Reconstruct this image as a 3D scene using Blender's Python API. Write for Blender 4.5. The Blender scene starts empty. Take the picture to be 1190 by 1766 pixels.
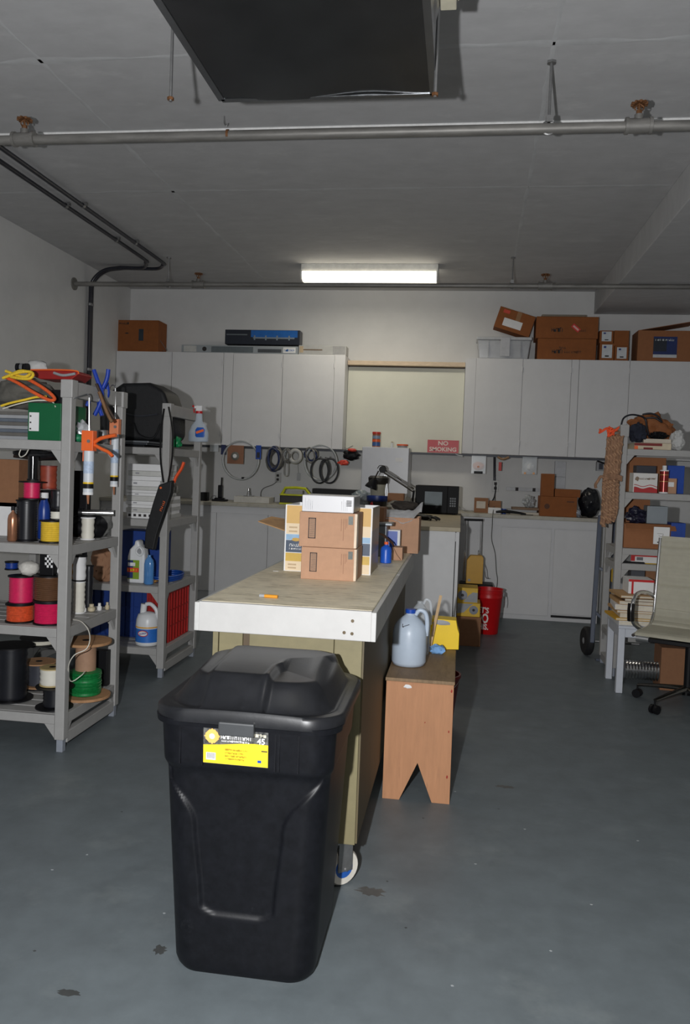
import bpy, bmesh, math, random
from mathutils import Vector, Matrix, noise
rnd = random.Random(7)
C = bpy.context.scene.collection
S = bpy.context.scene
# ---------------------------------------------------------------- camera
H = 1.40
FOC = 1400.0
YAW, PIT, ROL = (math.radians(a) for a in (8.1, 2.2, 2.13))
def _cam():
    cy, sy, cp, sp, cr, sr = math.cos(YAW), math.sin(YAW), math.cos(PIT), math.sin(PIT), math.cos(ROL), math.sin(ROL)
    Ry = Matrix(((cy, 0, sy), (0, 1, 0), (-sy, 0, cy)))
    Rx = Matrix(((1, 0, 0), (0, cp, -sp), (0, sp, cp)))
    Rz = Matrix(((cr, -sr, 0), (sr, cr, 0), (0, 0, 1)))
    return Rz @ Rx @ Ry
CM = _cam()
CT = CM.transposed()
def at(px, py, x=None, y=None, z=None):
    """survey helper: point on the sight line through a picture point at a known world plane"""
    d = CT @ Vector(((px - 594) / FOC, (py - 864) / FOC, 1))
    d = Vector((d.x, d.z, -d.y))
    t = x / d.x if x is not None else (y / d.y if y is not None else (z - H) / d.z)
    return Vector((0, 0, H)) + d * t
cam = bpy.data.objects.new('camera', bpy.data.cameras.new('camera'))
C.objects.link(cam)
W2 = Matrix(((1, 0, 0), (0, 0, 1), (0, -1, 0)))          # (X,down,depth) -> blender
ax = [W2 @ (CT @ Vector(v)) for v in ((1, 0, 0), (0, -1, 0), (0, 0, -1))]
m = Matrix((ax[0], ax[1], ax[2])).transposed().to_4x4()
m.translation = (0, 0, H)
cam.matrix_world = m
cam.data.sensor_fit = 'VERTICAL'
cam.data.sensor_height = 36
cam.data.sensor_width = 36 * 1190 / 1766
cam.data.lens = FOC * 36 / 1766
cam.data.shift_x = 1 / 1766
cam.data.shift_y = -19 / 1766
cam.data.clip_start = 0.05
S.camera = cam
# ---------------------------------------------------------------- light
wd = bpy.data.worlds.new('world'); S.world = wd; wd.use_nodes = True
wd.node_tree.nodes['Background'].inputs[0].default_value = (0.80, 0.88, 1.0, 1)
wd.node_tree.nodes['Background'].inputs[1].default_value = 0.13
def lamp(name, typ, loc, power, col, **kw):
    d = bpy.data.lights.new(name, typ); d.energy = power; d.color = col
    for k, v in kw.items(): setattr(d, k, v)
    o = bpy.data.objects.new(name, d); C.objects.link(o); o.location = loc
    return o
fl = lamp('camera_flash', 'SPOT', (-0.27, -0.03, 1.42), 390, (0.985, 0.99, 1.0), shadow_soft_size=0.02, spot_size=math.radians(150), spot_blend=0.8)
fl.rotation_euler = (math.radians(93), 0, math.radians(4))
S.view_settings.view_transform = 'Standard'; S.view_settings.look = 'None'
S.view_settings.gamma = 1; S.view_settings.use_curve_mapping = False
S.view_settings.exposure = 0.1
# ---------------------------------------------------------------- materials
def srgb(r, g, b):
    f = lambda c: (c / 255 / 12.92) if c / 255 <= 0.04045 else ((c / 255 + 0.055) / 1.055) ** 2.4
    return (f(r), f(g), f(b), 1)
MC = {}
def M(name, rgb, rough=0.6, metal=0.0, var=0.12, scale=14, bump=0.0, spec=0.5, alpha=1.0, emit=0, trans=0.0, stretch=(1, 1, 1), dirt=None, dirt_scale=3, dirt_amt=0.5, dirt_lo=0.55):
    if name in MC: return MC[name]
    mt = bpy.data.materials.new(name); mt.use_nodes = True; nt = mt.node_tree; N = nt.nodes; L = nt.links
    b = N['Principled BSDF']
    c = srgb(*rgb)
    tc = N.new('ShaderNodeTexCoord'); mp = N.new('ShaderNodeMapping'); mp.inputs['Scale'].default_value = stretch
    L.new(tc.outputs['Object'], mp.inputs[0])
    nz = N.new('ShaderNodeTexNoise'); nz.inputs['Scale'].default_value = scale; nz.inputs['Detail'].default_value = 6; nz.inputs['Roughness'].default_value = 0.65
    L.new(mp.outputs[0], nz.inputs['Vector'])
    rp = N.new('ShaderNodeValToRGB')
    rp.color_ramp.elements[0].position = 0.3; rp.color_ramp.elements[1].position = 0.7
    rp.color_ramp.elements[0].color = tuple(max(0, v * (1 - var)) for v in c[:3]) + (1,)
    rp.color_ramp.elements[1].color = tuple(min(1, v * (1 + var)) for v in c[:3]) + (1,)
    L.new(nz.outputs['Fac'], rp.inputs[0])
    out = rp.outputs[0]
    if dirt:
        n2 = N.new('ShaderNodeTexNoise'); n2.inputs['Scale'].default_value = dirt_scale; n2.inputs['Detail'].default_value = 8; n2.inputs['Roughness'].default_value = 0.7
        L.new(mp.outputs[0], n2.inputs['Vector'])
        r2 = N.new('ShaderNodeValToRGB'); r2.color_ramp.elements[0].position = dirt_lo; r2.color_ramp.elements[1].position = min(1, dirt_lo + 0.16)
        r2.color_ramp.elements[0].color = (0, 0, 0, 1); r2.color_ramp.elements[1].color = (dirt_amt,) * 3 + (1,)
        L.new(n2.outputs['Fac'], r2.inputs[0])
        mx = N.new('ShaderNodeMix'); mx.data_type = 'RGBA'
        L.new(r2.outputs[0], mx.inputs['Factor']); L.new(out, mx.inputs['A']); mx.inputs['B'].default_value = srgb(*dirt)
        out = mx.outputs['Result']
    L.new(out, b.inputs['Base Color'])
    b.inputs['Roughness'].default_value = rough; b.inputs['Metallic'].default_value = metal
    b.inputs['Specular IOR Level'].default_value = spec; b.inputs['Alpha'].default_value = alpha
    if trans: b.inputs['Transmission Weight'].default_value = trans
    if emit: b.inputs['Emission Color'].default_value = c; b.inputs['Emission Strength'].default_value = emit
    if bump:
        bp = N.new('ShaderNodeBump'); bp.inputs['Strength'].default_value = bump; bp.inputs['Distance'].default_value = 0.01
        L.new(nz.outputs['Fac'], bp.inputs['Height']); L.new(bp.outputs[0], b.inputs['Normal'])
    MC[name] = mt
    return mt
def K(r, g, b, rough=0.6, **kw):
    return M('paint_%d_%d_%d_%d' % (r, g, b, int(rough * 100)), (r, g, b), rough, **kw)
# ---------------------------------------------------------------- mesh kit
class G:
    def __init__(s): s.b = bmesh.new()
    def box(s, x0, x1, y0, y1, z0, z1, mat=None):
        v = [s.b.verts.new(p) for p in ((x0, y0, z0), (x1, y0, z0), (x1, y1, z0), (x0, y1, z0), (x0, y0, z1), (x1, y0, z1), (x1, y1, z1), (x0, y1, z1))]
        for f in ((3, 2, 1, 0), (4, 5, 6, 7), (0, 1, 5, 4), (1, 2, 6, 5), (2, 3, 7, 6), (3, 0, 4, 7)): s.b.faces.new([v[i] for i in f])
        if mat is not None:
            for q in v: q.co = mat @ q.co
        return s
    def bar(s, p, q, w, h=None):
        """square bar from p to q"""
        p, q = Vector(p), Vector(q); d = q - p; h = h or w
        u = d.normalized(); a = Vector((0, 0, 1)) if abs(u.z) < 0.9 else Vector((0, 1, 0))
        r = u.cross(a).normalized(); t = r.cross(u)
        mm = Matrix((r, u, t)).transposed().to_4x4(); mm.translation = p
        return s.box(-w / 2, w / 2, 0, d.length, -h / 2, h / 2, mm)
    def cyl(s, p, q, r, r2=None, n=16):
        p, q = Vector(p), Vector(q); r2 = r if r2 is None else r2
        return s.tube([p, q], r, n, rads=[r, r2], smooth=False)
    def ring(s, c, u, v, ru, rv, n):
        return [s.b.verts.new(c + u * (ru * math.cos(2 * math.pi * i / n)) + v * (rv * math.sin(2 * math.pi * i / n))) for i in range(n)]
    def skin(s, rings, cap=True, close=False):
        for a, b in zip(rings, rings[1:] + (rings[:1] if close else [])):
            n = len(a)
            for i in range(n):
                s.b.faces.new((a[i], a[(i + 1) % n], b[(i + 1) % n], b[i]))
        if cap and not close:
            s.b.faces.new(rings[0][::-1]); s.b.faces.new(rings[-1])
        return s
    def tube(s, pts, r, n=8, rads=None, closed=False, smooth=True, sub=5, flat=1.0):
        P = [Vector(p) for p in pts]
        if smooth and len(P) > 2:
            Q = []; m_ = len(P); rr = []
            rng = range(m_ if closed else m_ - 1)
            for i in rng:
                g = (lambda k: P[k % m_]) if closed else (lambda k: P[min(max(k, 0), m_ - 1)])
                a, b, c, d = g(i - 1), g(i), g(i + 1), g(i + 2)
                for j in range(sub):
                    t = j / sub
                    Q.append(0.5 * ((2 * b) + (c - a) * t + (2 * a - 5 * b + 4 * c - d) * t * t + (3 * b - a - 3 * c + d) * t ** 3))
                    if rads: rr.append(rads[i] * (1 - t) + rads[min(i + 1, m_ - 1)] * t)
            if not closed:
                Q.append(P[-1])
                if rads: rr.append(rads[-1])
            P = Q; rads = rr if rads else None
        rings = []; up = None
        for i, p in enumerate(P):
            if closed: d = P[(i + 1) % len(P)] - P[i - 1]
            else: d = P[min(i + 1, len(P) - 1)] - P[max(i - 1, 0)]
            d = d.normalized() if d.length > 1e-9 else Vector((0, 0, 1))
            if up is None: up = Vector((0, 0, 1)) if abs(d.z) < 0.9 else Vector((1, 0, 0))
            u = d.cross(up)
            if u.length < 1e-6: up = Vector((0, 1, 0.3)); u = d.cross(up)
            u.normalize(); v = u.cross(d).normalized(); up = v
            q = rads[i] if rads else r
            rings.append(s.ring(p, u, v, q, q * flat, n))
        return s.skin(rings, close=closed)
    def lathe(s, prof, c=(0, 0, 0), n=24, sx=1, sy=1):
        c = Vector(c); rings = [s.ring(c + Vector((0, 0, z)), Vector((1, 0, 0)), Vector((0, 1, 0)), max(r, 1e-4) * sx, max(r, 1e-4) * sy, n) for r, z in prof]
        return s.skin(rings)
    def prism(s, poly, fn0, fn1):
        a = [s.b.verts.new(fn0(*p)) for p in poly]; b = [s.b.verts.new(fn1(*p)) for p in poly]
        s.b.faces.new(a); s.b.faces.new(b[::-1]); n = len(a)
        for i in range(n): s.b.faces.new((a[i], b[i], b[(i + 1) % n], a[(i + 1) % n]))
        return s
    def prism_y(s, poly, y0, y1): return s.prism(poly, lambda x, z: (x, y0, z), lambda x, z: (x, y1, z))
    def prism_x(s, poly, x0, x1): return s.prism(poly, lambda y, z: (x0, y, z), lambda y, z: (x1, y, z))
    def prism_z(s, poly, z0, z1): return s.prism(poly, lambda x, y: (x, y, z0), lambda x, y: (x, y, z1))
    def blob(s, c, r, amp=0.15, freq=3.0, sub=3, seed=0.0, flat=None):
        t = bmesh.ops.create_icosphere(s.b, subdivisions=sub, radius=1.0)
        for v in t['verts']:
            n = noise.fractal(v.co * freq + Vector((seed, seed * 1.7, -seed)), 0.7, 2.0, 3)
            q = v.co * (1 + amp * n)
            v.co = Vector((q.x * r[0], q.y * r[1], q.z * r[2]))
            v.co += Vector(c)
            if flat is not None: v.co.z = max(v.co.z, flat)
        return s
    def grid(s, fn, nu, nv, thick=None):
        V = [[s.b.verts.new(fn(i / nu, j / nv)) for j in range(nv + 1)] for i in range(nu + 1)]
        F = [s.b.faces.new((V[i][j], V[i + 1][j], V[i + 1][j + 1], V[i][j + 1])) for i in range(nu) for j in range(nv)]
        if thick: bmesh.ops.solidify(s.b, geom=F, thickness=thick)
        return s
def obj(name, g, mat, parent=None, loc=(0, 0, 0), bev=0.0, smooth=None, rz=0, label=None, seg=2):
    me = bpy.data.meshes.new(name)
    bmesh.ops.recalc_face_normals(g.b, faces=g.b.faces[:])
    g.b.to_mesh(me); g.b.free()
    me.materials.append(mat)
    if smooth:
        me.polygons.foreach_set('use_smooth', [True] * len(me.polygons))
        me.set_sharp_from_angle(angle=math.radians(smooth))
    o = bpy.data.objects.new(name, me); C.objects.link(o)
    o.location = loc; o.rotation_euler = (0, 0, rz)
    if parent: o.parent = parent
    if label: o['label'] = label
    if bev:
        md = o.modifiers.new('bevel', 'BEVEL'); md.width = bev; md.segments = seg; md.limit_method = 'ANGLE'; md.angle_limit = math.radians(40)
    return o
def thing(name, label, cat, loc=(0, 0, 0), rz=0, group=None, rx=0, ry=0):
    o = bpy.data.objects.new(name, None); C.objects.link(o); o.empty_display_size = 0.05
    o.location = loc; o.rotation_euler = (rx, ry, rz)
    return tag(o, label, cat, group)
def tag(o, label, cat, group=None):
    o['label'] = label; o['category'] = cat
    if group: o['group'] = group
    return o
def struct(name, g, mat, parent=None, **kw):
    o = obj(name, g, mat, parent, **kw)
    if not parent: o['kind'] = 'structure'
    return o
def dup(root, loc, rz=None, label=None, group=None):
    r = root.copy(); C.objects.link(r); r.location = loc
    if rz is not None: r.rotation_euler = (0, 0, rz)
    if label: r['label'] = label
    if group: r['group'] = group
    for ch in list(root.children):
        c = ch.copy(); C.objects.link(c); c.parent = r
        for g in list(ch.children):
            d = g.copy(); C.objects.link(d); d.parent = c
    return r
def text(name, s, size, mat, parent, loc, rot=(math.pi / 2, 0, 0), w=None, align='CENTER', thin=0.0004, bold=0.0, sx=1.0):
    cu = bpy.data.curves.new(name, 'FONT'); cu.body = s; cu.size = size; cu.extrude = thin; cu.offset = bold * size
    cu.align_x = align; cu.align_y = 'CENTER'; cu.materials.append(mat); cu.resolution_u = 3
    tmp = bpy.data.objects.new('tmp', cu); me = bpy.data.meshes.new_from_object(tmp); bpy.data.objects.remove(tmp)
    me.name = name; o = bpy.data.objects.new(name, me); C.objects.link(o); o.parent = parent; o['kind'] = 'stuff'; o.location = loc; o.rotation_euler = rot; o.scale = (sx, 1, 1)
    return o
def span(l, r, t, b, y, z0=None):
    """x0, x1, z0, z1 of an upright face seen between picture columns l..r and rows t..b at depth y"""
    mx, my = (l + r) / 2, (t + b) / 2
    x0, x1, z1 = at(l, my, y=y).x, at(r, my, y=y).x, at(mx, t, y=y).z
    zz = at(mx, b, y=y).z if z0 is None else z0
    return x0, x1, zz, max(z1, zz + 0.004)
CARD = None
def carton(label, px, y, dep, mat, z0=None, rz=0, name='cardboard_box', cat='box', group=None, tape=True, prints=(), flaps=(), bev=0.003, ry=0):
    """px=(l,r,t,b); prints: (u0,u1,v0,v1,mat) fractions on the front; returns thing,w,h"""
    x0, x1, zz, z1 = span(*px, y, z0)
    w, h = x1 - x0, z1 - zz
    t = thing(name, label, cat, ((x0 + x1) / 2, y, zz), rz, group, ry=ry)
    obj('carton', G().box(-w / 2, w / 2, 0, dep, 0, h), mat, t, bev=bev)
    if tape: obj('tape', G().box(-0.022, 0.022, 0.002, dep - 0.002, h, h + 0.0008).box(-0.022, 0.022, -0.0008, 0, h * 0.75, h), M('packing_tape', (150, 112, 76), 0.25, var=0.05), t)
    for i, p in enumerate(prints):
        u0, u1, v0, v1, pm = p[:5]
        obj(p[5] if len(p) > 5 else 'printed_label', G().box(-w / 2 + u0 * w, -w / 2 + u1 * w, -0.0012 - 0.0004 * i, -0.0002, v0 * h, v1 * h), pm, t)
    for f in flaps:
        if f == 'left': obj('flap', G().prism_y([(-w / 2, h), (-w / 2 - 0.14, h - 0.03), (-w / 2 - 0.14, h - 0.034), (-w / 2, h - 0.004)], 0.01, dep - 0.01), mat, t)
        if f == 'right': obj('flap', G().prism_y([(w / 2, h), (w / 2 + 0.11, h - 0.10), (w / 2 + 0.107, h - 0.105), (w / 2, h - 0.005)], 0.01, dep - 0.01), mat, t)
        if f == 'back': obj('flap', G().prism_x([(dep, h), (dep + 0.05, h + 0.10), (dep + 0.054, h + 0.10), (dep + 0.004, h)], -w / 2, w / 2), mat, t)
    return t, w, h
def scribble(name, parent, x0, z0, w, h, y, mat, n=8, seed=1, fill=.8, rot=None, loc=None):
    """marks too small to read: a row of short uneven strokes"""
    r_ = random.Random(seed); g = G(); st = w / n
    for k in range(n):
        x = x0 + k * st; hh = h * r_.uniform(.7, 1); g.box(x, x + st * .28, y - .0008, y, z0, z0 + hh)
        if r_.random() < .75: g.box(x, x + st * fill, y - .0008, y, z0 + hh * r_.choice((.0, .42, .8)), z0 + hh * r_.choice((.95, 1)) if r_.random() < .3 else z0 + hh * .2 + .0001 + hh * r_.choice((.0, .42, .8)))
    o = obj(name, g, mat, parent); o['kind'] = 'stuff'
    if loc: o.location = loc
    if rot: o.rotation_euler = rot
    return o
BROWN = M('cardboard', (180, 140, 112), 0.8, var=0.06, scale=30, bump=0.05)
BROWN2 = M('cardboard_dark', (142, 100, 70), 0.8, var=0.08, scale=30, bump=0.05)
BROWN3 = M('cardboard_orange', (150, 98, 62), 0.8, var=0.08, scale=25, bump=0.05)
WHITE = M('white_paper', (225, 225, 225), 0.6, var=0.04)
BLACK = M('black_plastic', (17, 17, 20), 0.5, var=0.2, spec=.25)
INK = M('dark_ink', (45, 40, 40), 0.7, var=0.1)
CHROME = M('chrome', (215, 215, 215), 0.16, 1.0, var=0.05)
STEEL = M('galvanised_steel', (150, 150, 150), 0.45, 0.85, var=0.2, scale=20)
RUSTY = M('rusty_brass', (120, 82, 52), 0.6, 0.5, var=0.35, scale=60)
REDP = M('red_plastic', (190, 24, 28), 0.4, var=0.08)
BLUEP = M('blue_plastic', (22, 70, 165), 0.4, var=0.1)
YELP = M('yellow_plastic', (232, 190, 30), 0.45, var=0.06)
GREYP = M('grey_plastic', (150, 152, 155), 0.5, var=0.06)
CLEAR = M('clear_plastic', (225, 232, 238), 0.25, alpha=0.38, var=0.03)
ORANGE = M('orange_paint', (235, 105, 45), 0.45, var=0.06)
# ---------------------------------------------------------------- room shell
CZ, BY, LX, RX = 3.33, 8.72, -3.74, 3.3
FLOORM = M('painted_floor', (98, 106, 110), 0.5, var=0.13, scale=7, bump=0.10, dirt=(128, 134, 134), dirt_scale=2.6, dirt_amt=0.40, dirt_lo=0.55)
CEILM = M('painted_concrete', (186, 186, 187), 0.85, var=0.07, scale=5, bump=0.12, dirt=(214, 214, 213), dirt_scale=3.2, dirt_amt=0.42, dirt_lo=0.57, stretch=(1, 1.8, 1))
WALLM = M('painted_wall', (210, 210, 209), 0.85, var=0.04, scale=4, bump=0.08)
struct('floor', G().box(LX - .1, RX + .1, -3, BY + .1, -0.1, 0), FLOORM)
FLO = bpy.data.objects['floor']
def stain(px, py, rx_, ry_, mat, seed):
    w = at(px, py, z=0); g = G(); r_ = random.Random(seed); n = 22
    g.prism_z([(w.x + rx_ * (1 + .35 * r_.uniform(-1, 1)) * math.cos(6.283 * k / n), w.y + ry_ * (1 + .35 * r_.uniform(-1, 1)) * math.sin(6.283 * k / n)) for k in range(n)], 0, .0006)
    obj('stain', g, mat, FLO)
DS = M('floor_stain_brown', (84, 84, 82), .5, var=.2); DS2 = M('floor_stain_dark', (62, 64, 64), .5, var=.2); DS3 = M('floor_chip_pale', (160, 164, 166), .6)
stain(640, 1538, .045, .03, DS, 1); stain(275, 1638, .018, .02, DS2, 2); stain(120, 1712, .03, .012, DS2, 3); stain(872, 1357, .04, .015, DS, 4)
for i, (a_, b_) in enumerate(((730, 1411), (283, 1575), (785, 1365), (860, 1395), (150, 1474), (905, 1430), (668, 1520), (1020, 1560), (950, 1640), (700, 1600), (820, 1490), (90, 1500), (60, 1640), (1100, 1450), (780, 1700), (210, 1400))): stain(a_, b_, .004, .003, DS3 if i % 3 else DS2, 10 + i)
struct('ceiling', G().box(LX - .1, RX + .1, -3, BY + .1, CZ, CZ + 0.1), CEILM)
struct('wall_left', G().box(LX - .1, LX, -3, BY, 0, CZ), WALLM)
struct('wall_back', G().box(LX - .1, RX + .1, BY, BY + .1, 0, CZ), WALLM)
struct('wall_right', G().box(RX, RX + .1, -3, BY, 0, CZ), WALLM)
struct('ceiling_beam', G().box(1.285, RX, -3, BY, 3.10, CZ), CEILM, bev=0.006)
# thin plaster ridges at the joints of the ceiling slab and the pale filler strip above the near pipe
SEAM = M('joint_plaster', (190, 191, 192), 0.9, var=0.12, scale=5)
def seam(i, p, q, w, mat=SEAM, h=0.0012):
    p, q = Vector(p), Vector(q); g = G(); n = 60; d = (q - p); s_ = Vector((d.y, -d.x, 0)).normalized(); V = []
    for k in range(n + 1):
        c = p + d * (k / n); ww = w * (0.6 + 0.8 * noise.noise(c * 6)); off = s_ * 0.015 * noise.noise(c * 3 + Vector((9, 0, 0)))
        V.append([g.b.verts.new(c + off + s_ * ww * a + Vector((0, 0, -b))) for a, b in ((-1, -0.001), (-.35, h), (.35, h), (1, -0.001))])
    for a, b in zip(V, V[1:]):
        for j in range(3): g.b.faces.new((a[j], b[j], b[j + 1], a[j + 1]))
    struct('trim_%d' % i, g, mat, smooth=60)
a, b = at(262, 294, z=CZ), at(400, 428, z=CZ); d = (b - a).normalized(); seam(1, a - d * 2.5, a + d * 3.3, 0.03)
a, b = at(955, 82, z=CZ), at(885, 460, z=CZ); d = (b - a).normalized(); seam(2, a - d * 2.5, b, 0.025)
a = at(300, 330, z=CZ).y; seam(3, (LX, a, CZ), (1.285, a, CZ), 0.05)
a = at(300, 98, z=CZ).y; seam(4, (LX, a, CZ), (1.285, a, CZ), 0.06)
a = at(600, 219, z=CZ).y
struct('trim_5', G().box(LX, 1.285, a - .02, a + .03, CZ - .012, CZ + .01), M('pale_filler', (228, 228, 226), 0.7, var=0.1, scale=30), bev=0.004)
# ---------------------------------------------------------------- ceiling services
PIPEM = M('grey_steel_pipe', (128, 126, 122), 0.5, 0.35, var=0.25, scale=25, stretch=(.2, 1, 1))
def sprinkler(par, x, dz):
    t = bpy.data.objects.new('sprinkler_head', None); C.objects.link(t); t.parent = par; t.location = (x, 0, dz)
    obj('fitting', G().cyl((-.055, 0, 0), (.055, 0, 0), .033).cyl((-.06, 0, 0), (-.045, 0, 0), .038).cyl((.045, 0, 0), (.06, 0, 0), .038).cyl((0, 0, 0), (0, 0, .05), .02), PIPEM, t, smooth=35)
    obj('head_frame', G().cyl((0, 0, .05), (0, 0, .07), .014, n=6).tube([(-.016, 0, .07), (-.02, 0, .085), (0, 0, .10)], .003, 6).tube([(.016, 0, .07), (.02, 0, .085), (0, 0, .10)], .003, 6).cyl((0, 0, .07), (0, 0, .1), .005), RUSTY, t)
    g = G().cyl((0, 0, .10), (0, 0, .104), .03)
    for k in range(10):
        a = k * .628; g.box(-.005, .005, .024, .038, .092, .103, Matrix.Rotation(a, 4, 'Z'))
    obj('deflector', g, RUSTY, t)
def hanger(label, x, y, z, rp):
    t = thing('pipe_hanger', label, 'pipe hanger', (x, y, z))
    obj('threaded_rod', G().cyl((0, 0, rp), (0, 0, CZ - z), .0065, n=8), STEEL, t)
    obj('clamp_ring', G().tube([((rp + .006) * math.cos(a * math.pi / 6), 0, (rp + .006) * math.sin(a * math.pi / 6)) for a in range(12)], .006, 6, closed=True, sub=2).box(-.014, .014, -.014, .014, rp, rp + .03), STEEL, t)
    obj('ceiling_plate', G().cyl((0, 0, CZ - z - .012), (0, 0, CZ - z), .022, n=6), STEEL, t)
yn, zn = 3.93, at(600, 228, y=3.93).z
ty = thing('sprinkler_pipe', 'thick grey sprinkler pipe crossing the ceiling in front of the duct', 'pipe', (0, yn, zn))
obj('pipe', G().cyl((LX + .0, 0, at(65, 239.5, y=yn).z - zn - .004), (1.9, 0, at(1169, 216.6, y=yn).z - zn), .0235, n=20), PIPEM, ty, smooth=40)
obj('coupling', G().cyl((at(395, 236, y=yn).x - .012, 0, 0), (at(395, 236, y=yn).x + .0, 0, 0), .0255, n=20), RUSTY, ty)
sprinkler(ty, at(42, 239, y=yn).x, .0)
sprinkler(ty, at(1101, 218, y=yn).x, 0)
hanger('steel hanger rod holding up the near ceiling pipe', at(946, 222, y=yn).x, yn, zn, .0235)
hk = obj('ceiling_hook', G().tube([(0, 0, 0), (0, 0, -.04), (.012, 0, -.055), (.02, 0, -.04)], .003, 6), STEEL, loc=(at(387, 200, z=CZ).x, at(387, 200, z=CZ).y, CZ)); tag(hk, 'tiny bent wire hook in the ceiling above the near pipe', 'hook')
yf, zf = 7.38, at(640, 492, y=7.38).z
ty = thing('sprinkler_pipe', 'thin grey sprinkler pipe running below the lit ceiling lamp', 'pipe', (0, yf, zf))
obj('pipe', G().cyl((LX + .01, 0, 0), (2.6, 0, 0), .022, n=16), PIPEM, ty, smooth=40)
obj('wall_flange', G().cyl((LX, 0, 0), (LX + .012, 0, 0), .06, n=16), PIPEM, ty)
sprinkler(ty, at(342, 490, y=yf).x, 0)
sprinkler(ty, at(940, 494, y=yf).x, 0)
hanger('hanger rod on the far pipe near the bend of the black conduits', at(290, 489, y=yf).x, yf, zf, .022)
hanger('hanger rod on the far pipe beyond the ceiling lamp', at(883, 493, y=yf).x, yf, zf, .022)
# duct
DUCTM = M('dull_sheet_metal', (126, 128, 130), 0.24, 0.85, var=0.22, scale=2.5, bump=0.03, dirt=(130, 130, 128), dirt_scale=20, dirt_amt=.5, dirt_lo=.7)
dy = 2.96; dx0, dx1 = -.935, -.155; dz = 2.75
t = thing('air_duct', 'big dull sheet metal duct hanging from the ceiling', 'duct', ((dx0 + dx1) / 2, dy, dz))
hw = (dx1 - dx0) / 2
def fd(u, v):
    x = -hw + 2 * hw * u; y = -v * 4.2
    return (x, y, .012 * noise.noise(Vector((x * 3, y * 2.2, 0))) * (math.sin(math.pi * u) ** .5 if 0 < u < 1 else 0))
obj('bottom_panel', G().grid(fd, 24, 60, .002), DUCTM, t, smooth=60)
obj('side_panel', G().box(-hw, -hw + .002, -4.2, 0, .002, .38), DUCTM, t)
obj('side_panel', G().box(hw - .002, hw, -4.2, 0, .002, .38), DUCTM, t)
obj('end_panel', G().box(-hw, hw, -.002, 0, .002, .38), DUCTM, t)
obj('top_panel', G().box(-hw, hw, -4.2, 0, .378, .38), DUCTM, t)
g = G()
for s_ in (-1, 1): g.box(s_ * hw - .012, s_ * hw + .012, -4.2, 0, -.003, -.0005)
g.box(-hw, hw, -.012, .012, -.003, -.0005)
obj('folded_edge', g, DUCTM, t)
g = G().grid(lambda u, v: (hw + .004 + .05 * v + .012 * noise.noise(Vector((u * 9, v * 6, 3))), -.32 - .9 * u, .04 + .17 * v + .02 * noise.noise(Vector((u * 8, v * 8, 1)))), 20, 6, .002)
obj('foil_wrap', g, M('bright_foil', (225, 225, 225), 0.2, 1.0, var=.1, bump=.3, scale=40), t, label='crumpled bright foil on the right side')
for i, (p, q) in enumerate((((294, 175), -1), ((750, 168), 1))):
    w = at(*p, z=2.66)
    tt = thing('duct_hanger_rod', 'threaded rod hanging down beside the %s edge of the metal duct' % ('left', 'right')[i], 'rod', (w.x, w.y, 2.66))
    obj('threaded_rod', G().cyl((0, 0, 0), (0, 0, CZ - 2.66), .006, n=8), STEEL, tt)
    obj('nut', G().cyl((0, 0, .005), (0, 0, .014), .012, n=6), RUSTY, tt)
w = at(762, 3, z=2.86)
tag(obj('junction_box', G().box(-.025, .025, -.05, .05, 0, .47).box(-.032, .032, -.055, .055, .03, .05), M('beige_metal', (190, 185, 165), .5), loc=(w.x + .02, w.y, 2.86), bev=.003), 'beige metal bracket dropping from the ceiling beside the duct', 'bracket')
# black conduits
CONM = M('black_conduit', (34, 35, 44), 0.3, var=0.2)
a1, a2 = at(18, 268, z=3.30), at(262, 455, z=3.30); b1, b2 = at(18, 292, z=3.30), at(283, 455, z=3.30)
wy = 7.646
for i, (xo, yo, ey) in enumerate(((-3.02, wy - .15, wy), (-2.885, wy - .06, wy + .035))):
    t = thing('electrical_conduit', ('inner black conduit along the ceiling, turning short of its twin and down the left wall', 'outer black conduit along the ceiling with the wider bend, running down the left wall')[i], 'conduit', (xo, 4, 3.3))
    P = [(0, -6.5, 0), (0, -3, 0), (0, 0, 0), (0, 2, 0), (0, yo - 4 - .22, 0), (-.03, yo - 4 - .06, 0), (-.14, ey - 4, 0), (-.35, ey - 4, 0)]
    P += [(LX + .34 - xo, ey - 4, 0), (LX + .17 - xo, ey - 4, -.03), (LX + .055 - xo, ey - 4, -.14), (LX + .04 - xo, ey - 4, -.32), (LX + .04 - xo, ey - 4, -1.0), (LX + .04 - xo, ey - 4, -1.9), (LX + .04 - xo, ey - 4, -2.9)]
    obj('conduit', G().tube(P, .0165, 10, sub=6), CONM, t, smooth=50)
    for yy in (-2.2, .2, 1.8, yo - 4.8):
        obj('strap', G().box(-.035, .035, yy - .012, yy + .012, .0, .024).cyl((0, yy - .012, 0), (0, yy + .012, 0), .02, n=12), STEEL, t)
    for zz in (-.36, -1.0, -1.7):
        obj('strap', G().cyl((LX + .04 - xo, ey - 4, zz - .012), (LX + .04 - xo, ey - 4, zz + .012), .02, n=12), STEEL, t)
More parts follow.
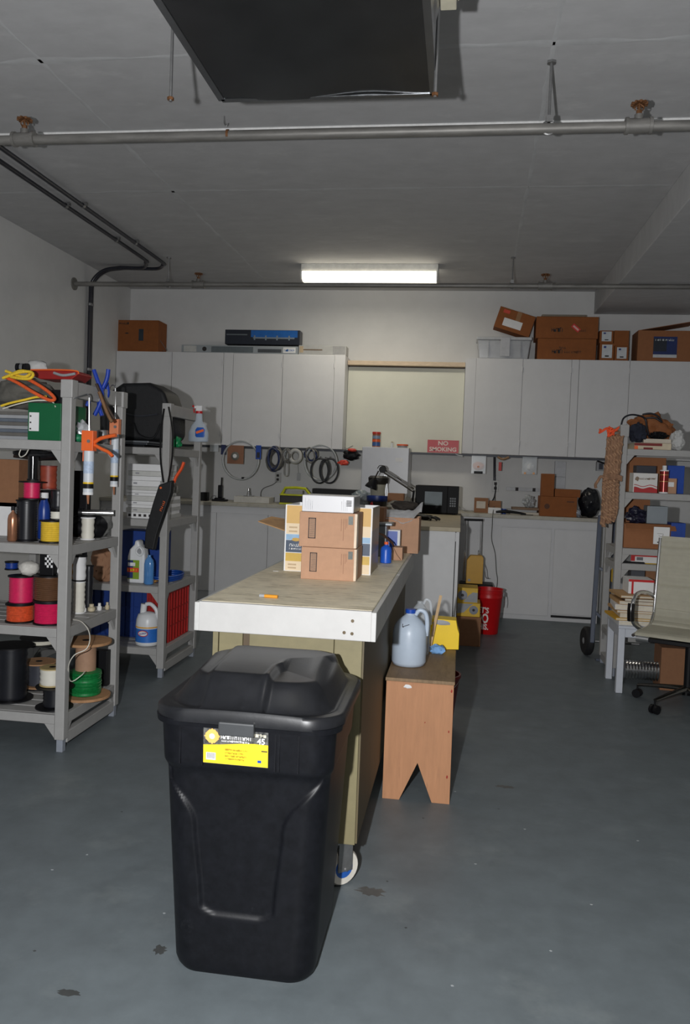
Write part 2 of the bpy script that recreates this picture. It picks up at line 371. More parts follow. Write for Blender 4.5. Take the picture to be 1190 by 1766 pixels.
# ceiling lamp
w0, w1 = at(519, 462, y=7.6), at(756, 462, y=7.6)
t = thing('ceiling_lamp', 'lit fluorescent ceiling lamp with ribbed clear cover', 'lamp', ((w0.x + w1.x) / 2, 7.6, CZ))
L_ = (w1.x - w0.x) / 2
obj('housing', G().box(-L_, L_, 0, .2, -.075, 0), M('lamp_white', (215, 215, 210), .5), t, bev=.006)
LENS = M('lit_diffuser', (255, 246, 226), 0.4, emit=3.6, var=.01)
g = G().prism_x([(-.015, -.075), (-.02, -.10), (.0, -.145), (.03, -.155), (.17, -.155), (.2, -.145), (.22, -.10), (.215, -.075)], -L_ + .015, L_ - .015)
obj('diffuser', g, LENS, t, bev=.004)
obj('end_cap', G().prism_x([(-.02, -.07), (-.025, -.10), (-.003, -.15), (.03, -.16), (.17, -.16), (.203, -.15), (.225, -.10), (.22, -.07)], -L_, -L_ + .015), M('lamp_white', (215, 215, 210), .5), t)
obj('end_cap', G().prism_x([(-.02, -.07), (-.025, -.10), (-.003, -.15), (.03, -.16), (.17, -.16), (.203, -.15), (.225, -.10), (.22, -.07)], L_ - .015, L_), M('lamp_white', (215, 215, 210), .5), t)
t = thing('ceiling_lamp', 'added fluorescent fill lamp out of frame above the camera', 'lamp', (.1, .3, CZ))  # unseen fixture, added so tops of things get more light
obj('housing', G().box(-.62, .62, -.1, .1, -.075, 0), M('lamp_white', (215, 215, 210), .5), t, bev=.006)
obj('diffuser', G().box(-.60, .60, -.09, .09, -.14, -.076), LENS, t, bev=.01)
lamp('added_fill_light', 'AREA', (.1, .3, CZ - .16), 24, (1, .95, .86), shape='RECTANGLE', size=1.15, size_y=.16)  # fill light added under the unseen fixture
tl = lamp('tube_light', 'AREA', ((w0.x + w1.x) / 2, 7.7, CZ - .17), 9, (1, .93, .78), shape='RECTANGLE', size=1.15, size_y=.16)
# ---------------------------------------------------------------- back wall cabinets
CAB = M('cabinet_white', (212, 212, 213), 0.6, var=0.03, scale=6, dirt=(150, 148, 138), dirt_scale=5, dirt_amt=.25, dirt_lo=.62)
UF = 8.37
ub, ut = 1.612, at(480, 610, y=UF).z
ut2 = at(1000, 620.5, y=UF).z
X = lambda px, py, y=UF: at(px, py, y=y).x
def cab(name, label, x0, x1, z0, z1, yf_, yb, doors, cat='cabinet', group=None, stiles=(), hinges=True):
    t = thing(name, label, cat, (x0, yf_, z0), group=group)
    obj('carcass', G().box(0, x1 - x0, .018, yb - yf_, 0, z1 - z0), CAB, t, bev=.002)
    for (a, b, za, zb) in doors:
        d = obj('door', G().box(a - x0 + .0025, b - x0 - .0025, 0, .018, za - z0, zb - z0), CAB, t, bev=.0025)
        if hinges:
            for zz in (za - z0 + .1, zb - z0 - .13): obj('hinge', G().cyl((b - x0 - .004, -.004, zz), (b - x0 - .004, -.004, zz + .05), .005, n=8), CAB, d)
    for (a, b) in stiles: obj('stile', G().box(a - x0, b - x0, 0, .018, 0, z1 - z0), CAB, t)
    return t
xs = [LX + .003] + [X(p, 690) for p in (294.5, 384, 400, 485.5, 575, 593)]
cab('wall_cabinet', 'white wall cabinet in the far left corner behind the black bag', xs[0], xs[2] - .001, ub, ut, UF, BY - .002, [(xs[0], xs[1], ub, ut), (xs[1], xs[2] - .003, ub, ut)])
cab('wall_cabinet', 'white two door wall cabinet left of the plain niche', xs[2] + .002, xs[6], ub, ut, UF, BY - .002, [(xs[3], xs[4], ub, ut - .01), (xs[4], xs[5], ub, ut - .01)], stiles=[(xs[2] + .003, xs[3]), (xs[5], xs[6])])
xr = [X(p, 700) for p in (800, 818, 899, 983, 996, 1083)] + [2.1, 2.12]
cab('wall_cabinet', 'white two door wall cabinet right of the niche under the clear bin', xr[0], xr[4] - .004, ub, ut2, UF, BY - .002, [(xr[1], xr[2], ub, ut2), (xr[2], xr[3], ub, ut2)], stiles=[(xr[0], xr[1]), (xr[3], xr[4] - .004)])
cab('wall_cabinet', 'white wall cabinet at the far right above the braided rope', xr[4], xr[6] + .3, ub, ut2, UF, BY - .002, [(xr[4], xr[5], ub, ut2), (xr[5], xr[6] + .3, ub, ut2)])
# niche
NP = M('niche_board', (214, 214, 200), 0.6, var=0.03, scale=5)
zt = at(700, 622, y=8.55).z
tag(obj('niche_panel', G().box(xs[6] + .003, xr[0] - .003, 0, .02, 0, zt - .07 - ub), NP, loc=(0, 8.60, ub), bev=.002), 'plain cream board closing the niche between the wall cabinets', 'panel')
tag(obj('wooden_ledge', G().box(xs[6] + .003, xr[0] - .003, 0, .16, 0, .045), M('pine_ledge', (205, 185, 160), .7, stretch=(1, 8, 8), var=.15), loc=(0, 8.53, zt - .055), bev=.003), 'bare wooden ledge across the top of the niche', 'ledge')
RAILM = M('dark_rail', (70, 72, 78), .5, .3)
g = G().box(-3.2, X(1060, 790), 0, .03, 0, .022)
tag(obj('tool_rail', g, RAILM, loc=(0, 8.40, ub - .026)), 'dark metal rail running under the wall cabinets', 'rail')
# base cabinets
BF, CTZ = 8.07, 1.02
CTOP = M('worktop_edge', (176, 172, 160), 0.5, var=0.12, scale=12, dirt=(120, 112, 96), dirt_amt=.5, dirt_scale=9)
pxr = .003
XB = lambda px, py: at(px, py, y=BF).x
kz = .055
tb = at(940, 1066, y=BF).z
lx = [LX + .003, XB(346, 950), XB(371.5, 950), XB(460.5, 950)]
zd = at(420, 886, y=BF).z
cab('base_cabinet', 'white base cabinet along the back wall left of the white island', lx[0], pxr - .30, 0, CTZ - .035, BF, BY - .002,
    [(lx[0], lx[2], .1, zd), (lx[2], lx[3], .1, zd), (lx[3], lx[3] + .62, .1, zd), (lx[3] + .62, lx[3] + 1.2, .1, zd)], stiles=[])
rx = [XB(p, 990) for p in (861, 948, 953, 1030)]
zr = at(940, 912, y=BF).z
t = cab('base_cabinet', 'white base cabinet along the back wall behind the red bucket', pxr - .29, rx[3] + .02, 0, CTZ - .035, BF, BY - .002,
    [(rx[0], rx[1], .05, zr), (rx[2], rx[3] + .01, .075, zr)], stiles=[])
obj('base_gap', G().box(rx[2] - (pxr - .29), rx[3] - (pxr - .29), -.0015, .0, .04, .062), BLACK, t)
obj('apron', G().box(.29, rx[3] + .01 - (pxr - .29), -.004, .018, zr + .015, CTZ - .036), CAB, t)
tag(obj('worktop', G().box(LX + .003, rx[3] + .03, -.02, BY - BF - .003, 0, .035), CTOP, loc=(0, BF, CTZ - .035), bev=.004), 'long pale worktop of the back wall base cabinets', 'worktop')
# peninsula
pf = 5.80; px0, px1 = at(600, 1000, y=pf).x, at(789, 1000, y=pf).x
t = thing('peninsula_cabinet', 'white peninsula cabinet carrying the microwave', 'cabinet', (px0, pf, 0))
WP = M('peninsula_white', (205, 205, 205), .55, var=.04, scale=8, dirt=(150, 150, 150), dirt_scale=6, dirt_amt=.3, dirt_lo=.64)
w_ = px1 - px0
obj('carcass', G().box(0, w_ - .003, .02, BF - pf - .012, .0, CTZ - .038), CAB, t)
obj('end_panel', G().box(0, w_ - .028, 0, .019, .0, CTZ - .03), WP, t, bev=.002)
obj('corner_post', G().box(w_ - .022, w_, 0, .019, 0, CTZ - .03), WP, t)
obj('black_gap', G().box(w_ - .029, w_ - .021, .003, .019, 0, CTZ - .1), BLACK, t)
obj('worktop', G().box(-.02, w_ + .006, -.01, BF - pf - .025, CTZ - .03, CTZ), M('beige_worktop', (176, 164, 138), .55, var=.1, scale=10, dirt=(130, 118, 95), dirt_amt=.5), t, bev=.003)
# ---------------------------------------------------------------- island
OLIVE = M('olive_paint', (122, 114, 84), 0.6, var=0.07, scale=25, bump=0.04, dirt=(90, 82, 58), dirt_scale=5, dirt_amt=.35, dirt_lo=.6)
APR = M('island_white_paint', (184, 183, 181), 0.5, var=0.04, scale=18, bump=0.05, dirt=(205, 180, 150), dirt_scale=9, dirt_amt=.4, dirt_lo=.64)
TOPM = M('island_plywood_top', (228, 218, 192), 0.55, var=0.16, scale=16, bump=0.05, dirt=(150, 136, 108), dirt_scale=9, dirt_amt=.6, dirt_lo=.52, stretch=(1, 2.5, 1))
IF = 2.60; iz = .932
x0, x1 = at(346, 1060, y=IF).x, at(641.5, 1070, y=IF).x
zb = at(500, 1096, y=IF).z
iz = at(495, 1044, y=IF).z
IL = 4.72 - IF
t = thing('work_island', 'white topped olive rolling work island in the middle of the room', 'workbench', ((x0 + x1) / 2, IF, 0))
hw = (x1 - x0) / 2; ICX = (x0 + x1) / 2
obj('island_top', G().box(-hw + .0, hw, .0, IL, iz - .012, iz), TOPM, t, bev=.003)
obj('front_apron', G().box(-hw - .001, hw + .001, -.019, -.0005, zb, iz - .001), APR, t, bev=.0025)
dk = M('apron_grey_side', (186, 186, 184), .5, var=.06, dirt=(120, 118, 110), dirt_scale=12, dirt_amt=.4)
g = G().box(hw, hw + .016, -.018, .98, zb, iz - .004); obj('side_apron', g, dk, t, bev=.002)
obj('side_apron', G().box(hw, hw + .016, .99, IL, zb, iz - .004), dk, t, bev=.002)
obj('side_apron', G().box(-hw - .016, -hw, -.018, IL, zb, iz - .004), dk, t, bev=.002)
bx0, bx1, by0 = at(368, 1100, y=IF + .04).x - ICX, at(626.5, 1110, y=IF + .04).x - ICX, .04
bz = at(618, 1455, y=IF + .04).z
obj('body', G().box(bx0 + .012, bx1 - .002, by0 + .004, IL - .04, bz, iz - .013), OLIVE, t, bev=.002)
cx = lambda p: at(p, 1110, y=IF + .04).x - ICX
for a, b, yy in ((368, 378, 0), (379, 420, 0), (431, 577, .0), (578, 626, -.003)):
    obj('front_board', G().box(cx(a) + .0008, cx(b) - .0008, by0 - .012 + yy, by0 + .004, bz, zb + .05), OLIVE, t, bev=.0015)
obj('front_groove', G().box(cx(420), cx(431), by0 - .004, by0 + .004, bz, zb + .05), M('dark_olive_wood', (86, 72, 54), .7), t)
sd = M('olive_side_shaded', (92, 82, 58), .6, var=.12, scale=6, stretch=(1, 1, .3), dirt=(60, 52, 36), dirt_amt=.4)  # darker copy of the olive, shade of the right side in the colour
obj('side_board', G().box(bx1 - .002, bx1 + .004, by0 - .002, IL - .04, bz, zb + .05), sd, t)
screw = M('dark_screw', (90, 78, 60), .4, .6)
for p in ((608, 1071), (593.5, 1091), (607, 1093)):
    w = at(*p, y=IF - .02); obj('screw', G().cyl((w.x - ICX, -.021, w.z), (w.x - ICX, -.019, w.z), .0055, n=10), screw, t)
def caster(par, x, y, r, top, wm, hub):
    c = bpy.data.objects.new('caster', None); C.objects.link(c); c.parent = par; c.location = (x, y, 0); c.rotation_euler = (0, 0, math.radians(-48))
    obj('wheel', G().lathe([(r * .55, -.018), (r * .9, -.018), (r, -.01), (r, .01), (r * .9, .018), (r * .55, .018)], n=24), wm, c, loc=(0, 0, r), smooth=40).rotation_euler = (0, math.pi / 2, 0)
    obj('hub', G().lathe([(r * .2, -.02), (r * .55, -.019), (r * .56, 0), (r * .55, .019), (r * .2, .02)], n=20), hub, c, loc=(0, 0, r), smooth=40).rotation_euler = (0, math.pi / 2, 0)
    g = G().box(-.03, -.024, -.03, .025, r * .9, top).box(.024, .03, -.03, .025, r * .9, top).box(-.035, .035, -.04, .04, top - .006, top).cyl((-.034, 0, r), (.034, 0, r), .006)
    obj('fork', g, STEEL, c, bev=.001)
cr = .062
for yy in (.075, IL - .12):
    for xx in (bx1 - .05, bx0 + .06): caster(t, xx, yy, cr, bz, M('caster_white', (205, 200, 190), .4), M('caster_blue', (40, 90, 170), .4))
    for xx in (bx1 - .05, bx0 + .06): pass
# marker and scrap lying on the island
w = at(462, 1031, z=iz)
t = thing('marker_pen', 'orange marker pen with grey cap lying on the island', 'pen', (w.x, w.y, iz + .006), rz=math.radians(-3))
obj('barrel', G().cyl((-.012, 0, 0), (.035, 0, 0), .006, n=12), M('amber_plastic', (205, 140, 40), .35), t, smooth=40)
obj('cap', G().cyl((-.03, 0, 0), (-.012, 0, 0), .0062, n=12), GREYP, t, smooth=40)
w = at(476, 985, z=iz)
tag(obj('paper_scrap', G().box(-.012, .012, -.006, .006, 0, .001), WHITE, loc=(w.x, w.y, iz)), 'tiny white scrap on the island beside the tall printed box', 'scrap')
# ---------------------------------------------------------------- trash can
CANM = M('scuffed_black_plastic', (17, 18, 22), 0.42, var=0.3, scale=30, bump=0.04, spec=.22, dirt=(62, 64, 68), dirt_scale=8, dirt_amt=.35, dirt_lo=.64)
CCX, CCY = -.540, 2.305
def rrect(hx, hy, r, n=16):
    P = []
    for cxs, cys, a0 in ((1, -1, -90), (1, 1, 0), (-1, 1, 90), (-1, -1, 180)):
        for k in range(n + 1):
            a = math.radians(a0 + 90 * k / n); P.append((cxs * (hx - r) + r * math.cos(a), cys * (hy - r) + r * math.sin(a)))
    m_ = 70  # densify the front edge
    F = [((hx - r) * (-1 + 2 * k / m_), -hy) for k in range(1, m_)]
    return F + P
t = thing('trash_can', 'large scuffed black lidded trash can in front of the island', 'trash can', (CCX, CCY, 0))
sm = lambda a, b, x: max(0, min(1, (x - a) / (b - a))) ** 2 * (3 - 2 * max(0, min(1, (x - a) / (b - a))))
RIMZ = .735
g = G(); rings = []
Z = [0, .004, .012, .03] + [.05 + i * .007 for i in range(100)]
Z = [z for z in Z if z < RIMZ] + [RIMZ]
for z in Z:
    f = z / RIMZ
    hx = .199 + .036 * f + (.008 * sm(.575, .60, z)); hy = .195 + .045 * f + (.006 * sm(.575, .60, z))
    if z < .02: hx -= (.02 - z) * .5; hy -= (.02 - z) * .5
    pts = rrect(hx, hy, .065)
    R_ = []
    for (x, y) in pts:
        if y < -hy + .02:
            wv = .102 + .020 * sm(.20, .45, z) + .11 * sm(.42, .60, z) ** 1.3
            inside = (1 - sm(wv - .005, wv + .005, abs(x + .012))) * sm(.172 + 2.2 * max(0, abs(x + .012) - .06) ** 1.5, .182 + 2.2 * max(0, abs(x + .012) - .06) ** 1.5, z) * (1 - sm(.56, .60, z))
            y += .009 * inside
        R_.append(g.b.verts.new((x, y, z)))
    rings.append(R_)
g.skin(rings); obj('body', g, CANM, t, smooth=50)
# rim under the lid and vertical ribs
g = G(); rr = []
for dx_, z in ((0, RIMZ - .03), (.012, RIMZ - .028), (.014, RIMZ - .012), (0, RIMZ - .01)):
    rr.append([g.b.verts.new((x, y, z)) for x, y in rrect(.244 + dx_, .245 + dx_, .08)])
g.skin(rr, cap=False, close=True); obj('rim', g, CANM, t, smooth=40)
for xx in (-.172, -.11, .088, .098, .15): obj('rib', G().box(xx - .002, xx + .002, -.2445, -.236, .60, .70), CANM, t)
# lid as a moulded height field
LIDM = M('lid_black_plastic', (26, 27, 30), 0.36, var=0.25, scale=18, bump=0.03, spec=.35, dirt=(80, 81, 84), dirt_scale=5, dirt_amt=.3, dirt_lo=.58)
hxL, hyL, rL = .260, .262, .10
base = rrect(hxL, hyL, rL)
def lidh(x, y):
    u, v = x / hxL, y / hyL
    d = max(abs(u), abs(v)); e = max(0, 1 - (abs(u) ** 4 + abs(v) ** 4) ** .25)
    h = .074 * sm(.03, .26 + .22 * max(0, -v), e) + .014 * (1 - u * u) * (1 - .5 * v * v)
    b = .20 + .52 * sm(-.30, .62, v)
    k = sm(.04, .12, e)
    h -= .017 * sm(b - .03, b + .03, u) * k * (1 - .6 * sm(.5, .8, v))
    h -= .009 * (1 - sm(-.50, -.44, u + .10 * sm(-.6, .8, v))) * k
    h += .004 * math.exp(-((u - b + .05) / .03) ** 2) * k
    return h
g = G(); rings = []
for k in range(3):
    o_, z = ((-.012, RIMZ - .018), (0, RIMZ - .016), (0, RIMZ + .010))[k]
    rings.append([g.b.verts.new((x * (1 + o_), y * (1 + o_), z)) for x, y in base])
for s_ in [1 - .02 * i for i in range(1, 50)]:
    rings.append([g.b.verts.new((x * s_, y * s_, RIMZ + .014 + lidh(x * s_, y * s_))) for x, y in base])
g.skin(rings); obj('lid', g, LIDM, t, smooth=55)
obj('latch', G().box(-.060, .036, -.276, -.255, RIMZ - .040, RIMZ - .004), M('latch_grey_black', (62, 64, 66), .4), t, bev=.004)
obj('hinge_knuckle', G().box(-.15, -.115, .12, .15, RIMZ + .05, RIMZ + .082), LIDM, t, bev=.006)
# sticker on the can
st = obj('sticker', G().box(-.078, .098, -.0012, 0, -.048, .048), M('sticker_grey', (88, 88, 86), .4, var=.5, scale=90, dirt=(20, 20, 22), dirt_scale=40, dirt_amt=.9, dirt_lo=.5), t, loc=(-.028, -.2475, .657))
st.rotation_euler = (math.radians(4), 0, 0)
YEL = M('sticker_yellow', (222, 194, 40), .5, var=.03)
q = [(-.078, -.047), (.098, -.047), (.098, .014), (.06, .015), (.02, .012), (-.03, .006), (-.078, .002)]
obj('yellow_panel', G().prism_y(q, -.0018, -.0011), YEL, st)
g = G()
for k in range(8):
    a = k * math.pi / 4; g.box(-.009, .009, -.0022, -.0014, -.009, .009, Matrix.Translation((-.054 + .009 * math.cos(a), -.0001 * k, .027 + .009 * math.sin(a))) @ Matrix.Rotation(math.pi / 4, 4, 'Y'))
obj('sun_emblem', g, M('emblem_orange', (235, 180, 95), .5), st); obj('sun_centre', G().cyl((-.054, -.0034, .027), (-.054, -.002, .027), .008, n=10), M('emblem_cream', (240, 215, 190), .5), st)
scribble('lettering', st, -.030, .022, .085, .011, -.0013, WHITE, 16, 3, .95); scribble('lettering', st, -.028, .014, .075, .006, -.0013, WHITE, 20, 4, .95); scribble('lettering', st, .062, .034, .03, .010, -.0013, M('label_cream', (200, 195, 175), .6), 4, 9, 1.0)
text('lettering', '45', .022, WHITE, st, (.079, -.0016, .022), bold=.02)
obj('barcode', G().box(-.070, -.044, -.0022, -.0019, -.038, -.018), WHITE, st)
g = G()
for k in range(9): g.box(-.068 + k * .0026, -.0668 + k * .0026, -.0026, -.0023, -.034, -.019)
obj('barcode_lines', g, INK, st)
YI = M('yellow_ink', (170, 140, 30), .5)
for i, (x, z, w_) in enumerate(((-.018, -.009, .062), (-.018, -.018, .05), (-.018, -.026, .06), (-.016, -.034, .05))): scribble('lettering', st, x, z, w_, .005, -.0019, YI, 14, 20 + i, .9)
obj('flag_patch', G().box(.070, .080, -.0022, -.0019, -.036, -.029), BLUEP, st); obj('dark_patch', G().box(.080, .096, -.0022, -.0019, -.005, -.002), INK, st)
# ---------------------------------------------------------------- step stool
PLY = M('stained_plywood', (178, 128, 92), .65, var=.10, scale=10, stretch=(4, 1, .5), bump=.05, dirt=(124, 84, 66), dirt_scale=9, dirt_amt=.5, dirt_lo=.6)
PTOP = M('stool_top_plywood', (134, 110, 82), .65, var=.15, scale=14, stretch=(3, .6, 1), dirt=(96, 76, 54), dirt_scale=10, dirt_amt=.5, dirt_lo=.5)
sy = 3.425
a, b = at(659, 1377, y=sy), at(775, 1386, y=sy); c, d = at(667, 1163, y=sy), at(783, 1180, y=sy); nn = at(720, 1316, y=sy); n1, n2 = at(688, 1379, y=sy), at(744, 1386, y=sy)
sx = (a.x + b.x) / 2; sz = (c.z + d.z) / 2
t = thing('step_stool', 'tall plywood stool with a V notched end, standing beside the island', 'stool', (sx, sy, 0))
def endp(y0, y1):
    return G().prism_y([(a.x - sx, 0), (n1.x - sx, 0), (nn.x - sx, nn.z), (n2.x - sx, 0), (b.x - sx, 0), (d.x - sx, sz - .015), (c.x - sx, sz - .015)], y0, y1)
obj('end_panel', endp(0, .018), PLY, t, bev=.001); obj('end_panel', endp(.72, .738), PLY, t, bev=.001)
obj('top_board', G().box(c.x - sx - .004, d.x - sx + .004, -.008, .748, sz - .0145, sz), PTOP, t, bev=.0025)
DPL = M('dark_rail_board', (70, 50, 38), .7)  # rails in a darker brown than the end panels
obj('side_rail', G().box(b.x - sx - .016, b.x - sx - .002, 0.019, .719, sz - .13, sz - .016), DPL, t); obj('side_rail', G().box(a.x - sx + .004, a.x - sx + .018, 0.019, .719, sz - .13, sz - .016), DPL, t)
w = at(703, 1184, y=sy)
obj('torn_sticker', G().blob((w.x - sx, -.0005, w.z), (.016, .0016, .008), .4, 3, 2), WHITE, t)
g = G()
for px_, py_, r_ in ((779, 1192, .004), (774, 1262, .003), (771, 1340, .004), (733, 1246, .002)):
    w = at(px_, py_, y=sy); g.blob((w.x - sx, -.0003, w.z), (r_, .0006, r_ * 2), .4, 3, 1)
obj('red_paint_mark', g, M('dried_red_paint', (150, 40, 28), .6), t)
# jugs on the stool
def jug(name, label, x, y, z, r, h, body, capm, water=None, rz=0):
    t = thing(name, label, 'jug', (x, y, z), rz)
    pr = [(r * .5, 0), (r * .9, .004), (r, .02), (r * 1.0, h * .30), (r * .99, h * .58), (r * .9, h * .70), (r * .68, h * .80), (r * .34, h * .89), (r * .25, h * .91), (r * .25, h * .95)]
    obj('jug_body', G().lathe(pr, n=32), body, t, smooth=60)
    obj('handle', G().tube([(r * .30, .0, h * .90), (r * .52, 0, h * .985), (r * .86, 0, h * .94), (r * .99, 0, h * .76), (r * .96, 0, h * .54)], r * .13, 10, flat=1), body, t, smooth=60)
    if capm: obj('cap', G().cyl((0, 0, h * .93), (0, 0, h * 1.0), r * .30, n=24), capm, t, smooth=40, bev=.001)
    if water: obj('water', G().lathe([(r * .4, .004), (r * .88, .007), (r * .965, .022), (r * .965, h * .45)], n=32), water, t, smooth=60)
    return t
JUG = M('milky_plastic', (196, 210, 226), .35, var=.04, alpha=.80)
WAT = M('water', (150, 165, 185), .1, var=.01)
w = at(704, 1148, z=sz)
jt = jug('water_jug', 'milky one gallon water jug with blue cap on the stool', w.x, w.y + .02, sz, .078, .255, JUG, BLUEP, WAT)
g = G().bar((-.03, -.0, .0), (.0, 0, .012), .0025).bar((-.03, 0, 0), (-.012, 0, .0).__class__((-.012, 0, -.006)), .0025).bar((-.03, 0, 0), (-.03, 0, .014), .0025)
obj('drawn_arrow', g, INK, jt, loc=(0.0, -.0625, .183))
w = at(728, 1138, z=sz)
t = jug('clear_jug', 'empty clear jug behind the capped water jug', w.x - .025, w.y + .12, sz, .055, .27, M('thin_clear_plastic', (215, 222, 228), .2, alpha=.35, var=.02), None)
t2 = thing('wood_stick', 'wooden stick leaning against the empty clear jug', 'stick', (w.x + .055, w.y + .20, sz + .002))
obj('stick', G().bar((-.03, 0, 0), (.015, .04, .27), .014, .008), M('raw_pine', (190, 160, 120), .7), t2)
# yellow box: pentagonal end like a folded carton
yy_ = at(770, 1119, z=sz).y - .02
x0_, x1_, z0_, z1_ = span(742, 792, 1068, 1118, yy_, sz)
t = thing('yellow_box', 'bright yellow box with cut corners on the stool', 'box', ((x0_ + x1_) / 2, yy_, sz))
hw = (x1_ - x0_) / 2; hh = z1_ - z0_
obj('carton', G().prism_y([(-hw, .012), (-hw, hh), (hw * .75, hh * .98), (hw * .88, hh * .7), (hw, hh * .55), (hw, .004), (-hw * .1, 0), (-hw * .25, .014)], 0, .10), M('bright_yellow_card', (238, 200, 20), .5, var=.04), t, bev=.002)
g = G().blob((-.02, -.001, hh * .88), (.04, .0015, .012), .5, 3, 2); obj('torn_label', g, GREYP, t)
w = at(754, 1128, z=sz)
tag(obj('blue_cloth', G().blob((0, 0, .018), (.036, .028, .024), .45, 3, 3, seed=3, flat=0), M('pale_blue_cloth', (120, 165, 215), .9, bump=.3, scale=50), loc=(w.x, w.y + .01, sz), smooth=70), 'crumpled pale blue cloth in front of the yellow box', 'cloth')
# red bucket partly behind the stool
t = thing('fire_bucket', 'red bucket standing in the dark behind the stool', 'bucket', (-.085, 4.48, 0))
obj('bucket_body', G().lathe([(.085, 0), (.09, .005), (.125, .28), (.132, .285), (.132, .30), (.122, .30), (.12, .27), (.085, .01)], n=32), M('shaded_red_plastic', (110, 14, 14), .45), t, smooth=50)  # red darkened: the stool's shadow is put into the colour
obj('bail_handle', G().tube([(-.13, 0, .28), (-.09, -.08, .24), (0, -.125, .22), (.09, -.08, .24), (.13, 0, .28)], .003, 6), STEEL, t)
# ---------------------------------------------------------------- boxes on the island
w = at(519, 998, z=iz); yb_ = w.y
LABB = M('label_black', (60, 56, 46), .5, var=.3, scale=60)
TAPEW = M('tape_strip', (205, 185, 160), .4, var=.15)
def delivery(label, px, z0, dep, y):
    t, w_, h_ = carton(label, px, y, dep, BROWN, z0, tape=False)
    g = G()
    for a_, b_, c_, d_ in ((.16, .175, .25, .83), (.275, .29, .25, .83), (.16, .29, .81, .835), (.16, .29, .245, .27)): g.box(-w_ / 2 + a_ * w_, -w_ / 2 + b_ * w_, -.0015, -.0003, c_ * h_, d_ * h_)
    obj('label_frame', g, INK, t)
    g = G()
    for k in range(13): g.box(-w_ / 2 + .185 * w_, -w_ / 2 + .27 * w_, -.0012, -.0004, (.30 + k * .04) * h_, (.315 + k * .04) * h_)
    obj('label_stripes', g, LABB, t)
    obj('dark_label', G().box(w_ * .355, w_ * .435, -.0015, -.0003, .68 * h_, .92 * h_), M('label_grey_black', (74, 78, 70), .4, var=.4, scale=80), t)
    for k, (u, l_) in enumerate(((.23, .35), (.27, .62), (.30, .30), (.325, .25))):
        obj('fine_print', G().box(w_ * u, w_ * (u + .007), -.0008, -.0003, (.84 - l_) * h_, .84 * h_), M('faded_ink', (140, 100, 80), .8), t)
    obj('edge_tape', G().box(w_ * .462, w_ / 2 + .001, -.0014, .0, .02 * h_, .99 * h_).box(w_ / 2, w_ / 2 + .0013, -.001, .05, .02 * h_, .99 * h_), TAPEW, t)
    return t, w_, h_
y1 = yb_
t, w1_, h1_ = delivery('lower brown shipping box of the stack on the island', (519, 614, 945, 999), iz, .20, y1)
t, w2_, h2_ = delivery('upper brown shipping box under the white box on the island', (516, 615, 884, 944), iz + h1_ + .001, .20, y1)
z3 = iz + h1_ + h2_ + .002
t, w_, h_ = carton('white printed box on top of the brown shipping boxes', (521, 610, 855, 884), y1, .20, M('glossy_white_card', (208, 208, 211), .35, var=.02), z3, tape=False)
FP = M('grey_print', (150, 150, 155), .6)
for k in range(9): scribble('lettering', t, -w_ * (.44 if k < 5 else .08) + (k if k < 5 else k + 5) * w_ * .035, h_ * .12, w_ * .012, h_ * (.75 - .05 * (k % 3)), -.0003, FP, 1, k, .3)
g = G()
for k in range(9): g.box(w_ * .36, w_ * .46, -.0008, -.0002, h_ * (.40 + k * .042), h_ * (.424 + k * .042))
obj('barcode', g, INK, t)
obj('silver_side', G().box(w_ / 2, w_ / 2 + .0006, .002, .198, .003, h_ - .003), M('silver_card', (150, 150, 150), .4, .3), t)
# tall printed carton behind them
y2 = at(491, 984, z=iz).y
TAN = M('printed_tan_card', (208, 168, 100), .55, var=.03); CREAM = M('printed_cream', (226, 205, 172), .55, var=.03)
x0_, x1_, z0_, z1_ = span(491, 641, 873, 988, y2, iz)
w_, h_ = x1_ - x0_, z1_ - z0_; rz_ = math.radians(0)
t = thing('printed_box', 'tall open tan, blue and navy printed box behind the brown boxes', 'box', ((x0_ + x1_) / 2, y2, iz))
obj('carton', G().box(-w_ / 2, w_ / 2, 0, .004, 0, h_).box(-w_ / 2, w_ / 2, .296, .30, 0, h_).box(-w_ / 2, -w_ / 2 + .004, .004, .296, 0, h_).box(w_ / 2 - .004, w_ / 2, .004, .296, 0, h_).box(-w_ / 2 + .004, w_ / 2 - .004, .004, .296, 0, .004), WHITE, t)
for nm, v0, v1, mm in (('tan_panel', .72, .99, TAN), ('cream_panel', .56, .72, CREAM), ('blue_band', .47, .555, M('sky_blue_print', (140, 175, 205), .5)), ('navy_band', .285, .465, M('navy_print', (62, 76, 96), .5)), ('gold_band', .15, .275, M('gold_print', (200, 165, 70), .5)), ('cream_panel', .01, .15, CREAM)):
    obj(nm, G().box(-w_ / 2 + .006, w_ / 2 - .006, -.0012, -.0001, v0 * h_, v1 * h_), mm, t)
obj('bottle_picture', G().lathe([(.012, -.006), (.022, -.002), (.02, .008), (.008, .012)], n=16), M('picture_ochre', (190, 150, 60), .5), t, loc=(-w_ / 2 + .05, -.0008, h_ * .47)).scale = (1, .03, 1)
scribble('lettering', t, -w_ / 2 + .022, h_ * .37, .085, .014, -.0014, WHITE, 11, 5, .95); scribble('lettering', t, -w_ / 2 + .022, h_ * .325, .085, .008, -.0014, WHITE, 14, 6, .95)
for v in (.66, .60, .10, .05): obj('print_line', G().box(-w_ / 2 + .018, -w_ / 2 + .055, -.0018, -.0012, (v - .012) * h_, (v + .012) * h_), M('tan_ink', (190, 165, 130), .6), t)
SIDEM = M('printed_grey_side', (120, 118, 112), .3, var=.15)
